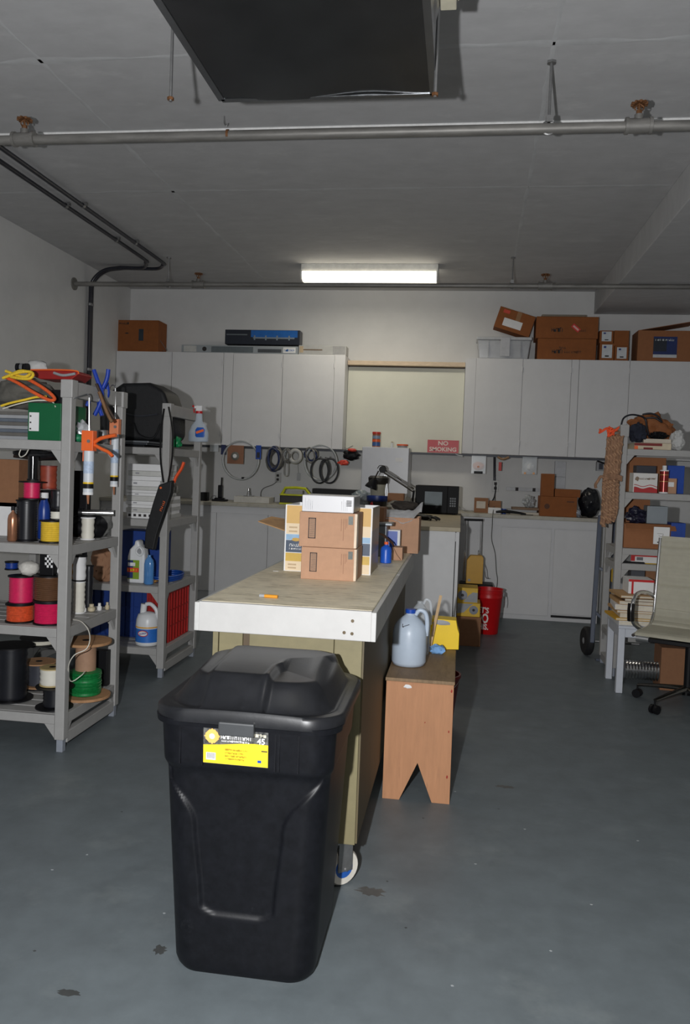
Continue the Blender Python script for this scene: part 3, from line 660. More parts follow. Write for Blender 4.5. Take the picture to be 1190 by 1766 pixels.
obj('side_panel', G().box(w_ / 2, w_ / 2 + .001, .002, .298, .30 * h_, .66 * h_), M('navy_side', (70, 78, 86), .3, var=.15), t); obj('side_panel', G().box(w_ / 2, w_ / 2 + .001, .002, .298, .004, .30 * h_), M('tan_side', (140, 118, 84), .3, var=.15), t)
fo = Vector(((x0_ + x1_) / 2, y2, iz)); fp = [at(491, 916, y=y2 - .02) - fo, at(445, 900, y=y2 + .05) - fo, at(468, 892, y=y2 + .16) - fo, at(491, 896, y=y2 + .20) - fo]
obj('flap', G().prism([tuple(p) for p in fp], lambda x, y, z: (x, y, z), lambda x, y, z: (x, y + .002, z + .004)), M('flap_kraft', (172, 134, 92), .8), t)
obj('side_panel', G().box(w_ / 2, w_ / 2 + .001, .002, .298, .66 * h_, h_ - .002), M('tan_side', (140, 118, 84), .3), t)
# things behind and beside it on the island
y3 = at(700, 954, z=iz).y
x0_, x1_, z0_, z1_ = span(664, 722, 893, 952, y3, iz)
t = thing('cardboard_box', 'open brown box holding a white cloth and dark rags at the island end', 'box', ((x0_ + x1_) / 2, y3, iz))
w_, h_ = x1_ - x0_, z1_ - iz
g = G().box(-w_ / 2, w_ / 2, 0, .004, 0, h_).box(-w_ / 2, w_ / 2, .23, .234, 0, h_).box(-w_ / 2, -w_ / 2 + .004, .004, .23, 0, h_).box(w_ / 2 - .004, w_ / 2, .004, .23, 0, h_).box(-w_ / 2 + .004, w_ / 2 - .004, .004, .23, 0, .004)
obj('carton', g, BROWN, t)
cl = G().grid(lambda u, v: (-w_ / 2 - .012 + (w_ + .024) * u, -.008 + .14 * v, h_ + .008 + .012 * math.sin(u * 9) * (1 - v) - .028 * (1 - v) ** 2 + .05 * sm(.72, 1, u) + .03 * v + .006 * noise.noise(Vector((u * 9, v * 9, 0)))), 24, 10, .003)
tag(obj('white_cloth', cl, M('white_cloth', (246, 246, 248), .9, bump=.2), loc=((x0_ + x1_) / 2, y3, iz), smooth=60), 'white cloth draped over the rim of the open brown box', 'cloth')
RAG = M('dark_brown_rag', (42, 36, 30), .9, var=.4, scale=30, bump=.3)
tag(obj('dark_rag', G().blob((0, 0, 0), (.075, .045, .028), .4, 2.5, 3, seed=5), RAG, loc=((x0_ + x1_) / 2 + .0, y3 + .17, iz + h_ + .060), smooth=70), 'dark oily rag heaped on the white cloth', 'rag')
tag(obj('grey_rag', G().blob((0, 0, 0), (.06, .04, .035), .3, 2.5, 3, seed=15), M('beige_grey_rag', (130, 125, 112), .9, var=.3, bump=.3), loc=((x0_ + x1_) / 2 - .05, y3 + .26, iz + h_ + .050), smooth=70), 'beige grey rag heaped behind the dark rag', 'rag')
GL = M('black_leather', (22, 20, 18), .6, var=.3)
w = at(738, 897, z=CTZ)
gt = thing('work_glove', 'black work glove with spread fingers in front of the microwave', 'glove', (w.x - .02, w.y, CTZ), rz=-.6)
obj('palm', G().blob((0, 0, .022), (.05, .042, .022), .2, 2, 3, seed=2), GL, gt, smooth=70)
for k, (dx_, dy_, ll) in enumerate(((.045, .03, .055), (.055, .012, .07), (.055, -.008, .072), (.045, -.028, .06), (-.005, -.045, .05))):
    a_ = math.atan2(dy_, dx_); obj('finger', G().tube([(dx_ * .7, dy_ * .7, .02), (dx_ + ll * .5 * math.cos(a_), dy_ + ll * .5 * math.sin(a_), .026), (dx_ + ll * math.cos(a_), dy_ + ll * math.sin(a_), .01)], .009, 8), GL, gt, smooth=70)
gt2 = dup(gt, (w.x - .06, w.y + .10, CTZ), 1.0, 'black work glove folded behind the spread fingered one')
# small box with curled flap, blue bottles
y4 = at(680, 966, z=iz).y
t, w_, h_ = carton('small open box with a curled brown flap on the island edge', (676, 694, 944, 966), y4, .10, BROWN, iz, tape=False)
P = [(-.125, .135), (-.08, .125), (-.03, .085), (.0, .03), (.02, .005)]
obj('curled_flap', G().grid(lambda u, v: (lambda p: (p[0], -.02 + .10 * v, p[1]))((lambda k, f: (P[k][0] * (1 - f) + P[k + 1][0] * f, P[k][1] * (1 - f) + P[k + 1][1] * f))(min(3, int(u * 4)), u * 4 - min(3, int(u * 4)))), 24, 2, .003), BROWN2, t, smooth=60)
def bottle(name, label, x, y, z, r, h, body, cap=None, rz=0, flat=1.0, cat='bottle', neck=.3, group=None, band=None):
    t = thing(name, label, cat, (x, y, z), rz, group)
    obj('bottle_body', G().lathe([(r * .8, 0), (r, h * .03), (r, h * .62), (r * .85, h * .74), (r * neck, h * .84), (r * neck, h * .9)], n=24, sy=flat), body, t, smooth=50)
    if cap: obj('cap', G().cyl((0, 0, h * .88), (0, 0, h), r * neck * 1.25, n=16), cap, t, smooth=40)
    if band: obj('label', G().lathe([(r * 1.01, h * .2), (r * 1.015, h * .21), (r * 1.015, h * .56), (r * 1.01, h * .57)], n=24, sy=flat), band, t, smooth=50)
    return t
w = at(665, 971, z=iz)
bottle('blue_bottle', 'bright blue squat bottle in front of the curled flap', w.x, w.y, iz, .028, .105, M('bright_blue_plastic', (25, 85, 190), .35), M('orange_cap', (230, 95, 40), .4))
w = at(676, 920, y=y3 - .05)
t, ww, hh = carton('small printed carton with blue label leaning on the open brown box', (668, 690, 914, 935), y3 - .14, .05, WHITE, iz, tape=False, prints=((.05, .8, .1, .95, BLUEP),))
t, ww, hh = carton('grey metal bin with a wide rim beside the printed box', (643, 666, 906, 960), y3 - .26, .10, M('dull_grey_tray', (110, 115, 120), .4, metal=.5), iz, tape=False, name='metal_bin', cat='bin')
obj('rim', G().box(-ww / 2 - .012, ww / 2 + .03, -.012, .11, hh, hh + .014), M('dull_grey_tray', (110, 115, 120), .4), t, bev=.003)
t, ww, hh = carton('plain brown box standing behind the tall printed box', (630, 662, 875, 907), y3 - .12, .16, BROWN2, iz, tape=False)
# ---------------------------------------------------------------- grey plastic shelf units
SHM = M('shelf_grey', (160, 159, 157), .5, var=.05, scale=20)
def shelf_unit(label, xe, dr, y0, y1, wid, zs, top, lowrail=True, castfoot=True):
    t = thing('shelf_unit', label, 'shelf unit', (xe, y0, 0))
    D = y1 - y0; P = .048
    X0 = lambda a, b: (min(dr * a, dr * b), max(dr * a, dr * b))
    for a in (0, wid - P):
        for y in (0, D):
            x0, x1 = X0(a, a + P)
            obj('post', G().box(x0, x1, y, y + P, .06, top - .02), SHM, t, bev=.004)
            obj('foot', G().box(x0 + .008, x1 - .008, y + .008, y + P - .008, 0, .06), M('foot_grey', (140, 146, 156), .4), t, bev=.002)
            obj('post_cap', G().box(x0 - .006, x1 + .006, y - .006, y + P + .006, top - .085, top), SHM, t, bev=.004)
    for a in (.005, wid - P + .005):
        x0, x1 = X0(a, a + P - .01)
        obj('end_rail', G().box(x0, x1, P + .001, D - .001, top - .08, top - .005), SHM, t, bev=.003)
        if lowrail: obj('end_rail', G().box(x0, x1, P + .001, D - .001, .035, .09), SHM, t, bev=.003)
    for z in zs:
        sh = bpy.data.objects.new('shelf', None); C.objects.link(sh); sh.parent = t; sh.location = (0, 0, z)
        for y in (0, D + P - .02):
            x0, x1 = X0(P + .001, wid - P - .001); obj('front_beam' if y == 0 else 'back_beam', G().box(x0, x1, y, y + .02, -.045, -.001), SHM, sh, bev=.002)
        for a in (0.004, wid - .034):
            x0, x1 = X0(a, a + .03); obj('side_beam', G().box(x0, x1, P + .001, D - .001, -.05, -.001), SHM, sh, bev=.002)
        n = 6; x0, x1 = X0(.035, wid - .035)
        for k in range(n):
            ya = .022 + k * (D + P - .044) / n; yb_ = ya + (D + P - .044) / n - .012
            obj('slat', G().box(x0, x1, ya, yb_, -.012, 0), SHM, sh, bev=.002)
        g = G()
        for a, d_ in ((P, 1), (wid - P, -1)):
            for y in (0, D + P - .015):
                g.prism_y([(dr * a, -.045), (dr * (a + d_ * .05), -.045), (dr * a, -.11)], y, y + .015)
        for a in (.008, ):
            for yy, s_ in ((P, 1), (D, -1)): g.prism_x([(yy, -.05), (yy + s_ * .05, -.05), (yy, -.115)], *X0(a, a + .015))
        o = obj('bracket', g, SHM, sh); o['kind'] = 'stuff'
    return t
U1Z = (.180, .597, .992, 1.487)
shelf_unit('grey plastic shelf unit nearest the camera full of wire spools', -1.822, -1, 3.60, 4.18, 1.05, U1Z, 1.775)
U2Z = (.192, .597, 1.03, 1.498)
shelf_unit('grey plastic shelf unit behind, topped by a black bag', -1.865, -1, 5.02, 5.64, .95, U2Z, 1.785)
# ---- spools
def spool(label, x, y, z, rf, rw, h, fm, wm, turns=14, rz=0, group=None, fl=.006, name='wire_spool', top=None, cat='spool'):
    t = thing(name, label, cat, (x, y, z), rz, group)
    for zz in (0, h - fl): obj('flange', G().cyl((0, 0, zz), (0, 0, zz + fl), rf, n=32), fm, t, smooth=40)
    pr = [(rw * .6, fl)]; n = turns
    n = max(3, int(n * .75))
    for k in range(n):
        a = fl + (h - 2 * fl) * k / n; b = fl + (h - 2 * fl) * (k + 1) / n; pr += [(rw - .0035, a + .0003), (rw, (a + b) / 2)]
    pr += [(rw - .002, h - fl), (rw * .6, h - fl)]
    obj('wire_winding', G().lathe(pr, n=32), wm, t, smooth=70)
    obj('hub_hole', G().cyl((0, 0, h - .002), (0, 0, h + .0006), rw * .28, n=16), BLACK, t)
    return t
def spx(label, l, r, tt, b, y, z, fm, wm, over=.006, **k):
    x0, x1, z0, z1 = span(l, r, tt, b, y, z); rw = (x1 - x0) / 2
    return spool(label, (x0 + x1) / 2, y, z, rw + over, rw, z1 - z0, fm, wm, **k)
MAG = M('magenta_wire', (205, 30, 85), .45, var=.12, scale=60); ORW = M('orange_red_wire', (205, 82, 45), .45, var=.25, scale=70)
BRW = M('brown_wire', (92, 62, 40), .45, var=.15, scale=60); YEW = M('yellow_wire', (226, 190, 60), .45, var=.12, scale=60)
BKW = M('black_wire', (26, 27, 32), .35, var=.2); WHW = M('white_wire', (215, 212, 200), .5, var=.06); GRW = M('green_wire', (20, 120, 60), .45, var=.35, scale=90)
REDW = M('brown_red_tape', (150, 62, 40), .5, var=.3, scale=20); BLW = M('blue_can_paint', (20, 55, 135), .35, var=.1); SLW = M('slate_wire', (60, 62, 70), .4)
WOODF = M('reel_wood', (172, 130, 92), .75, var=.2, scale=8, stretch=(1, 5, 1), bump=.05)
e = .0008
z = U1Z[1] + e
spx('orange wire spool on the third shelf under the magenta one', 14, 56, 1040, 1074, 3.70, z, BLACK, ORW)
s1 = at(35, 1040, y=3.70).z - z
spx('magenta wire spool at the bottom right, under the brown spool', 62, 108, 1036, 1078, 3.70, z, BLACK, MAG, turns=18)
spx('magenta wire spool stacked on the orange spool', 18, 56, 992, 1036, 3.70, z + s1 + e, BLACK, MAG, turns=16)
s2 = at(85, 1036, y=3.70).z - z
spx('brown wire spool stacked on a magenta spool', 62, 108, 991, 1034, 3.70, z + s2 + e, BLACK, BRW, turns=16)
zt_ = at(35, 992, y=3.70).z; zt2 = at(85, 991, y=3.70).z
tag(obj('cloth_roll', G().blob((0, 0, .036), (.047, .05, .037), .18, 2, 3, seed=4), M('off_white_cloth', (205, 202, 195), .9, bump=.3, scale=40), loc=(at(50, 976, y=3.7).x + .004, 3.70, zt_ + .001), smooth=70), 'crumpled off white cloth on top of the magenta spool', 'cloth')
t, a_, b_ = carton('black box with a white chequered panel between cloth and label roll', (68, 92, 953, 989), 3.66, .09, BLACK, zt2 + .001, tape=False)
g = G()
for i in range(4):
    for j in range(5):
        if (i + j) % 2: g.box(a_ * (-.1 + i * .14), a_ * (.04 + i * .14), -.0014, -.0003, b_ * (.35 + j * .11), b_ * (.46 + j * .11))
o = obj('chequer', g, WHITE, t); o['kind'] = 'stuff'
LBW = M('label_white', (222, 222, 222), .5, var=.03)
t = spx('spool with white label beside the front post', 93, 107, 962, 989, 3.72, zt2 + .001, BLACK, LBW, turns=3)
obj('yellow_band', G().cyl((0, 0, .05), (0, 0, .058), .0225, n=24), YELP, t)
t = spx('blue roll at the left edge behind the cloth', 10, 30, 968, 1000, 3.86, zt_ + .001, BLACK, BLW, turns=5, over=.002)
# right of the post, third shelf
x_ = at(134, 1030, y=3.98).x
t = spx('white ribbed roll standing right of the front post', 127, 146, 1002, 1066, 4.0, z, WHITE, WHW, turns=9, over=.001)
zq = at(136, 1002, y=4.0).z
t = spx('yellow and white labelled roll on the white ribbed roll', 126, 148, 958, 1000, 4.0, zq + .002, BLACK, LBW, turns=3, over=.004)
obj('yellow_side', G().box(-.036, -.02, -.02, .01, .01, .09), M('amber_side', (200, 150, 60), .5), t); obj('yellow_band', G().cyl((0, 0, .075), (0, 0, .082), .0325, n=24), YELP, t)
spx('black roll behind the white ribbed roll', 146, 160, 975, 1045, 4.10, z, BLACK, BKW, turns=6, over=.002)
for i, (p, q, r_) in enumerate(((160, 1040, .016), (172, 1038, .02), (181, 1037, .013), (190, 1036, .012))):
    w = at(p, q + 6, y=4.12); tag(obj('plastic_fitting', G().lathe([(r_ * .7, 0), (r_, .005), (r_, .02), (r_ * .6, .026), (r_ * .6, .04)], n=14), (WHITE, M('tan_plastic', (190, 178, 150), .5))[i % 2], loc=(-1.94 + i * .026, 4.02 + .04 * i, z), smooth=40), ('small white fitting next to the black roll', 'short tan fitting beside the white one', 'white fitting in the row by the back post', 'tan fitting nearest the back post')[i], 'fitting', 'small plastic fittings on the third shelf')
# second shelf z=1.0
z = U1Z[2] + e
YC = 3.72
spx('yellow wire spool on the second shelf beside the post', 72, 108, 897, 937, YC, z, BLACK, YEW, turns=14)
za = at(90, 897, y=YC).z
spx('white tape roll on the yellow spool', 88, 110, 880, 896, YC, za + .002, BLACK, WHW, turns=3, over=.001)
zb_ = at(90, 880, y=YC).z
spx('clear shiny black spool on the white tape roll', 89, 112, 845, 879, YC + .01, zb_ + .006, BLACK, BKW, turns=4, over=.001)
spx('dark slate wire spool standing on the second shelf', 30, 62, 862, 937, YC, z, BLACK, BKW, turns=22, over=.004)
zc = at(50, 862, y=YC).z
spx('magenta wire spool with a broad black flange', 42, 68, 830, 861, YC, zc + .003, BLACK, MAG, turns=10, over=.022)
zd_ = at(50, 830, y=YC).z
t = thing('black_tube', 'tall glossy black tube standing on the magenta spool', 'tube', (at(57, 800, y=YC).x, YC, zd_ + .004))
obj('tube', G().lathe([(.024, 0), (.024, .118), (.02, .12), (.02, .12)], n=24), M('glossy_black', (14, 14, 16), .12), t, smooth=40)
obj('end_collar', G().cyl((0, 0, .0), (0, 0, .008), .027, n=24), BLACK, t)
t = bottle('copper_bottle', 'copper coloured bottle at the left edge of the second shelf', at(22, 900, y=3.68).x, 3.68, z, .024, .17, M('copper_metal', (190, 135, 105), .3, .7), BLACK)
t, a_, b_ = carton('torn brown box at the left edge of the second shelf', (-10, 32, 792, 862), 3.90, .12, BROWN2, z + .15, tape=False)
t, a_, b_ = carton('white box beneath the torn brown box', (-6, 36, 866, 930), 3.90, .12, WHITE, z, tape=False)
t = bottle('blue_can', 'dark blue bottle with white cap behind the yellow spool', at(74, 890, y=3.85).x, 3.86, z, .030, .235, BLW, WHITE, neck=.55)
t = spx('brown and red tape roll behind the magenta spool', 70, 97, 803, 842, 3.95, z + .25, M('dull_red', (120, 40, 34), .5), REDW, turns=6, over=.001)
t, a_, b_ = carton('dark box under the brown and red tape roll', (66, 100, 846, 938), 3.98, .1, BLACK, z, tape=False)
# right of the post on the second shelf
t, a_, b_ = carton('brown carton standing right of the front post', (120, 146, 900, 932), 4.06, .08, BROWN2, z, tape=False)
t = spx('white cone shaped roll beside the brown carton', 141, 162, 892, 930, 3.94, z, WHITE, WHW, turns=5, over=.003)
zk = at(152, 892, y=3.94).z
tb_ = thing('silver_tube', 'shiny silver tube lying across the rolls behind the caulk gun', 'tube', (at(168, 883, y=3.98).x - .005, 3.96, zk + .022))
obj('tube', G().cyl((-.08, 0, 0), (.075, .06, 0), .016, n=20), CHROME, tb_, smooth=40)
obj('dark_clamp', G().cyl((-.088, -.003, 0), (-.07, .004, 0), .02, n=20), BLACK, tb_, smooth=40)
g = G().blob((0, 0, .05), (.10, .07, .08), .35, 2.5, 3, seed=8, flat=0.0)
tag(obj('dark_tool_heap', g, BLACK, loc=(-1.96, 4.08, z + .13 * 0 + .001), smooth=60), 'dark heap of tools on the second shelf under the caulk gun', 'tools')
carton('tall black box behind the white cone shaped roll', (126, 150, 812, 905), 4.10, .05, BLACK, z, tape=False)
blobx_ = G().blob((0, 0, .07), (.05, .04, .075), .3, 2.5, 3, seed=44, flat=0)
tag(obj('clear_bag', blobx_, M('smoky_bag', (120, 120, 118), .3, alpha=.6, bump=.3), loc=(-1.90, 4.13, z), smooth=60), 'smoky crumpled clear bag by the back post on the second shelf', 'bag')
x0_, x1_, z0_, z1_ = span(22, 108, 776, 794, 3.92)
tag(obj('cable_heap', G().blob((0, 0, 0), ((x1_ - x0_) / 2, .08, (z1_ - z0_) / 2), .3, 2.5, 3, seed=47), M('cable_heap_black', (30, 30, 32), .5, bump=.4, var=.5, scale=30), loc=((x0_ + x1_) / 2, 3.93, (z0_ + z1_) / 2), smooth=60), 'flat dark heap of cables stuffed under the top shelf', 'cables')
P = [at(a, b, y=3.70) for a, b in ((36, 775), (33, 783), (36, 788), (44, 784), (49, 775))]
tag(obj('white_string', G().tube([p - P[0] for p in P], .003, 6), WHW, loc=P[0], smooth=60), 'short white cord loop hanging below the top shelf', 'cord')
# bottom shelf z=.19
z = U1Z[0] + e
spx('big white rope spool on the bottom shelf', 44, 96, 1098, 1135, 4.02, z + .235, BLACK, WHW, turns=8, over=.02)
t = spx('slate wire spool carrying the big white spool', 48, 86, 1140, 1196, 4.02, z + .012, WOODF, SLW, turns=14, over=.028)
obj('base_disc', G().cyl((0, 0, -.012), (0, 0, -.001), .08, n=24), BLACK, t)
spx('tall ribbed black cable reel at the left edge', -6, 44, 1112, 1212, 3.78, z + .006, BLACK, BKW, turns=13, over=.03)
t = spx('black wire spool with broad flanges near the front post', 76, 112, 1182, 1224, 3.72, z, BLACK, BKW, turns=9, over=.035)
zs = at(90, 1182, y=3.72).z
t = spx('small white wire spool on the black flanged spool', 71, 110, 1150, 1180, 3.72, zs + .004, M('tan_disc', (180, 160, 110), .6), WHW, turns=5, over=.001)
wx = at(137, 1150, y=3.86).x
t = thing('wooden_cable_reel', 'wooden reel half wound with green wire beside the front post', 'spool', (wx, 3.93, z))
zt3 = at(137, 1103, y=3.93).z - z
for a, b in ((0, .014), (zt3 - .014, zt3)): obj('flange', G().cyl((0, 0, a), (0, 0, b), .128, n=40), WOODF, t, smooth=40, bev=.002)
obj('core', G().cyl((0, 0, .014), (0, 0, zt3 - .014), .052, n=28), M('reel_core_card', (165, 130, 105), .7), t, smooth=40)
pr = [(.05, .016)]
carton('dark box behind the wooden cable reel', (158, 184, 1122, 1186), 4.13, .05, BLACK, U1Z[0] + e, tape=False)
for k in range(16): pr += [(.075 + .004 * rnd.random(), .016 + k * .0075), (.079 + .004 * rnd.random(), .02 + k * .0075)]
pr += [(.05, .14)]
obj('wire_winding', G().lathe(pr, n=36), GRW, t, smooth=70)
obj('hub_hole', G().cyl((0, 0, zt3 - .001), (0, 0, zt3 + .001), .02, n=16), BLACK, t)
P = [at(126, 1068, y=3.76), at(140, 1072, y=3.72), at(152, 1086, y=3.68), at(155, 1104, y=3.64), at(148, 1120, y=3.62), at(128, 1130, y=3.60), at(118, 1150, y=3.62), at(122, 1175, y=3.68), at(140, 1165, y=3.72), at(146, 1158, y=3.76)]
o = P[0]; tag(obj('white_wire_loop', G().tube([p - o for p in P], .0025, 6), WHW, loc=o, smooth=70), 'loop of white wire hanging over the side of the bottom shelf', 'wire')
# ---- top shelf z=1.478
z = U1Z[3] + e
GRN = M('green_box_card', (0, 92, 52), .5, var=.06)
t, a_, b_ = carton('green box with a white label on the top shelf', (48, 105, 695, 758), 3.66, .26, GRN, z, tape=False, bev=.002)
obj('white_label', G().box(-a_ * .46, -a_ * .16, -.0012, -.0002, b_ * .24, b_ * .74), WHITE, t)
g = G()
for k in range(3): g.box(-a_ * .44, -a_ * .39, -.0018, -.0012, b_ * (.28 + k * .17), b_ * (.32 + k * .17))
o = obj('label_print', g, INK, t); o['kind'] = 'stuff'
for i in range(8):
    hz = .017
    tag(obj('flat_carton', G().box(-.20, .0, 0, .2, 0, hz - .001), (GREYP, M('dull_card', (96, 94, 90), .7), M('dull_blue_grey', (90, 98, 108), .6))[i % 3], loc=(-1.998 + .006 * rnd.random() - .04, 3.67 + .01 * rnd.random(), z + i * hz), bev=.001), ('flat grey carton, %s in the pile left of the green box' % ('lowest', 'second lowest', 'third lowest', 'fourth lowest', 'fourth highest', 'third highest', 'second highest', 'topmost')[i]), 'carton', 'flat cartons left of the green box')
BAG = M('grey_canvas', (92, 90, 84), .9, var=.2, scale=20, bump=.2)
tag(obj('canvas_bag', G().blob((0, 0, .075), (.155, .13, .08), .22, 2, 4, seed=6, flat=0), BAG, loc=(at(50, 680, y=3.8).x - .04, 3.85, z + .155), smooth=70), 'grey canvas bag slumped behind the orange rope', 'bag')
def ropey(name, label, pts, r, mat, cat='rope'):
    P = [at(a, b, y=y) for a, b, y in pts]; o = P[0]
    g = G().tube([p - o for p in P], r, 7, sub=8)
    return tag(obj(name, g, mat, loc=o, smooth=70), label, cat)
ORR = M('orange_rope', (222, 92, 40), .8, var=.25, scale=120, bump=.4); YRR = M('yellow_rope', (232, 196, 50), .8, var=.2, scale=120, bump=.4)
ropey('orange_rope', 'doubled orange rope slanting down over the canvas bag', ((8, 650, 3.66), (30, 660, 3.64), (60, 678, 3.62), (85, 690, 3.62), (94, 687, 3.63), (80, 673, 3.64), (50, 655, 3.66), (30, 650, 3.68)), .0085, ORR)
ropey('yellow_rope', 'yellow rope loops above the orange rope', ((5, 652, 3.64), (30, 643, 3.63), (50, 641, 3.63), (57, 646, 3.62), (50, 653, 3.61), (30, 652, 3.62), (18, 648, 3.64), (35, 640, 3.66), (52, 643, 3.66), (40, 650, 3.64), (10, 640, 3.66)), .0075, YRR)
ropey('yellow_rope', 'single yellow rope lying on top of the green box', ((2, 700, 3.62), (18, 695, 3.62), (40, 690, 3.63), (62, 685, 3.66), (80, 684, 3.70)), .006, YRR)
ropey('white_string', 'thin white cord draped over the green box', ((5, 705, 3.64), (30, 697, 3.63), (60, 691, 3.64), (88, 692, 3.67), (96, 702, 3.66)), .0035, WHW)
w = at(42, 634, y=3.9)
t = thing('wire_rolls', 'silver and black reel standing on the canvas bag', 'reel', (w.x - .01, 3.9, w.z - .018))
for k in range(3): obj('reel_ring', G().cyl((-.03 + k * .022, 0, .018), (-.014 + k * .022, 0, .018), .022, n=20), (BLACK, CHROME, BLACK)[k], t, smooth=40)
w = at(64, 632, y=4.0)
tag(obj('white_paper_bag', G().blob((0, 0, 0), (.06, .05, .045), .2, 2.5, 3, seed=9), M('pale_paper', (190, 190, 188), .8, bump=.3, scale=20), loc=(w.x, 4.0, w.z - .012), smooth=70), 'pale crumpled paper bundle behind the reel', 'bundle')
x0_, x1_, z0_, z1_ = span(62, 143, 641, 667, 3.95)
t = thing('red_tray', 'red tray with grey handle lying on top near the post', 'tray', ((x0_ + x1_) / 2, 3.9, z1_ - .045))
hw = (x1_ - x0_) / 2
obj('tray_body', G().prism_y([(-hw, .02), (-hw * .6, 0), (hw * .7, 0), (hw, .03), (hw * .9, .045), (-hw, .045)], 0, .16), M('faded_red', (150, 28, 26), .5, var=.2), t, bev=.004)
obj('tray_rim', G().tube([(-hw, -.004, .045), (0, -.004, .048), (hw * .9, -.004, .045), (hw, 0, .03)], .004, 6), ORANGE, t)
obj('grey_handle', G().tube([(0, -.008, .032), (hw * .4, -.012, .02), (hw * .9, -.008, .03)], .007, 8), GREYP, t)
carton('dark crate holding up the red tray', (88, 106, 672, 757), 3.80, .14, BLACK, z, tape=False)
tag(obj('paint_tin', G().lathe([(.03, 0), (.032, .004), (.032, .07), (.03, .074)], n=24), STEEL, loc=(-1.885, 4.08, z), smooth=40), 'small steel tin behind the orange caulk gun', 'tin')
tag(obj('foil_pack', G().blob((0, 0, .055), (.06, .06, .055), .4, 3, 3, seed=12, flat=0), M('silver_clutter', (190, 192, 195), .35, .3, var=.5, scale=30), loc=(-1.92, 3.88, z), smooth=60), 'shiny crumpled pack behind the post on the top shelf', 'pack')
tag(obj('green_pack', G().blob((0, 0, .02), (.035, .03, .02), .2, 3, 2, seed=2, flat=0), M('green_pack', (30, 120, 80), .5), loc=(-1.87, 3.76, z), smooth=60), 'small green pack behind the orange caulk gun', 'pack')
# ---- blue spring clamps standing on the end rail
CLB = M('clamp_blue', (28, 62, 165), .45)
def clamp(label, pts_l, pts_r, y):
    o = at(174, 690, y=y); t = thing('spring_clamp', label, 'clamp', o)
    for P in (pts_l, pts_r): obj('jaw_handle', G().tube([at(a, b, y=y + c) - o for a, b, c in P], .013, 10, flat=.8), CLB, t, smooth=60)
    obj('pivot', G().cyl((0, -.012, .0), (0, .03, .0), .010, n=12), STEEL, t)
clamp('blue spring clamp gripping the end rail, handles up', ((162, 638, 0), (168, 655, 0), (176, 680, 0), (171, 700, 0), (163, 716, 0)), ((187, 637, .02), (184, 655, .02), (173, 680, .02), (171, 700, .02), (176, 717, .02)), 3.90)
clamp('second blue clamp just behind the first one', ((169, 660, .02), (172, 672, .02), (178, 690, .02), (186, 680, .02), (184, 660, .02)), ((150, 700, .03), (158, 680, .03), (166, 668, .03)), 3.99)
o = at(180, 690, y=3.80)
t = thing('tin_snips', 'brown handled snips hanging beside the blue clamps', 'snips', o)
WDK = M('worn_brown_handle', (120, 88, 58), .6, var=.3)
obj('handle', G().tube([at(a, b, y=3.80) - o for a, b in ((171, 676), (178, 695), (186, 715), (193, 728))], .009, 8), WDK, t, smooth=60)
obj('handle', G().tube([at(a, b, y=3.83) - o for a, b in ((166, 662), (174, 680), (184, 700), (197, 722))], .007, 8), M('dark_brown_handle', (62, 46, 36), .6), t, smooth=60)
# ---- caulk guns hanging on the shelf side
CTG = M('cartridge_white', (205, 210, 215), .45, var=.04); CBL = M('cartridge_blue_print', (90, 150, 205), .5)
def caulk(label, px, py, y, ln, om, with_handle=True, s=1.0):
    o = at(px, py, y=y); t = thing('caulk_gun', label, 'caulk gun', o)
    r = .0235 * s
    obj('cartridge', G().cyl((0, 0, -.04 * s), (0, 0, -ln), r, n=24), CTG, t, smooth=40)
    obj('printed_band', G().cyl((0, 0, -ln * .38), (0, 0, -ln * .62), r + .0005, n=24), M('pale_blue_print', (175, 192, 214), .5, var=.2, scale=90), t, smooth=40)
    obj('yellow_band', G().cyl((0, 0, -ln + .048), (0, 0, -ln + .040), r + .0009, n=24), YELP, t)
    obj('black_band', G().cyl((0, 0, -ln + .040), (0, 0, -ln + .018), r + .0007, n=24), BLACK, t)
    obj('end_plate', G().cyl((0, 0, -ln), (0, 0, -ln - .012), r * 1.02, n=24), WHITE, t)
    obj('nozzle', G().cyl((0, 0, -ln - .012), (.002, 0, -ln - .055), .008 * s, .004, n=12), M('amber_nozzle', (150, 95, 60), .4), t, smooth=40)
    obj('carriage', G().box(-r - .006, r + .004, -r * .9, r * .9, -.04 * s, .055 * s).box(-r - .003, -r, -.012, .012, -.09, -.03), om, t, bev=.004)
    obj('hang_hook', G().tube([(-.006, 0, .21), (-.012, 0, .225), (-.03, 0, .222), (min(-.04, -1.835 - o.x), 0, .20)], .0038, 8), CHROME, t, smooth=60)
    obj('push_rod', G().cyl((-.002, 0, .05), (-.006, 0, .21), .0038, n=8), CHROME, t)
    obj('rivet', G().cyl((.008, -r - .004, .005), (.008, -r, .005), .008, n=12), STEEL, t)
    if with_handle:
        obj('handle', G().tube([(r, 0, .0), (.055, 0, .02), (.10, 0, .032), (.132, 0, .038)], .013, 8, flat=.7), om, t, smooth=60)
        obj('trigger', G().tube([(r, 0, -.01), (.06, 0, -.028), (.095, 0, -.042), (.118, 0, -.062)], .012, 8, flat=.7), om, t, smooth=60)
    return t
caulk('bright orange caulk gun hanging by the front shelf post', 154, 763, 3.62, .235, ORANGE)
caulk('faded orange caulk gun hanging at the back shelf post', 199, 738, 4.10, .30, M('faded_orange', (215, 130, 90), .5), with_handle=False, s=.85)
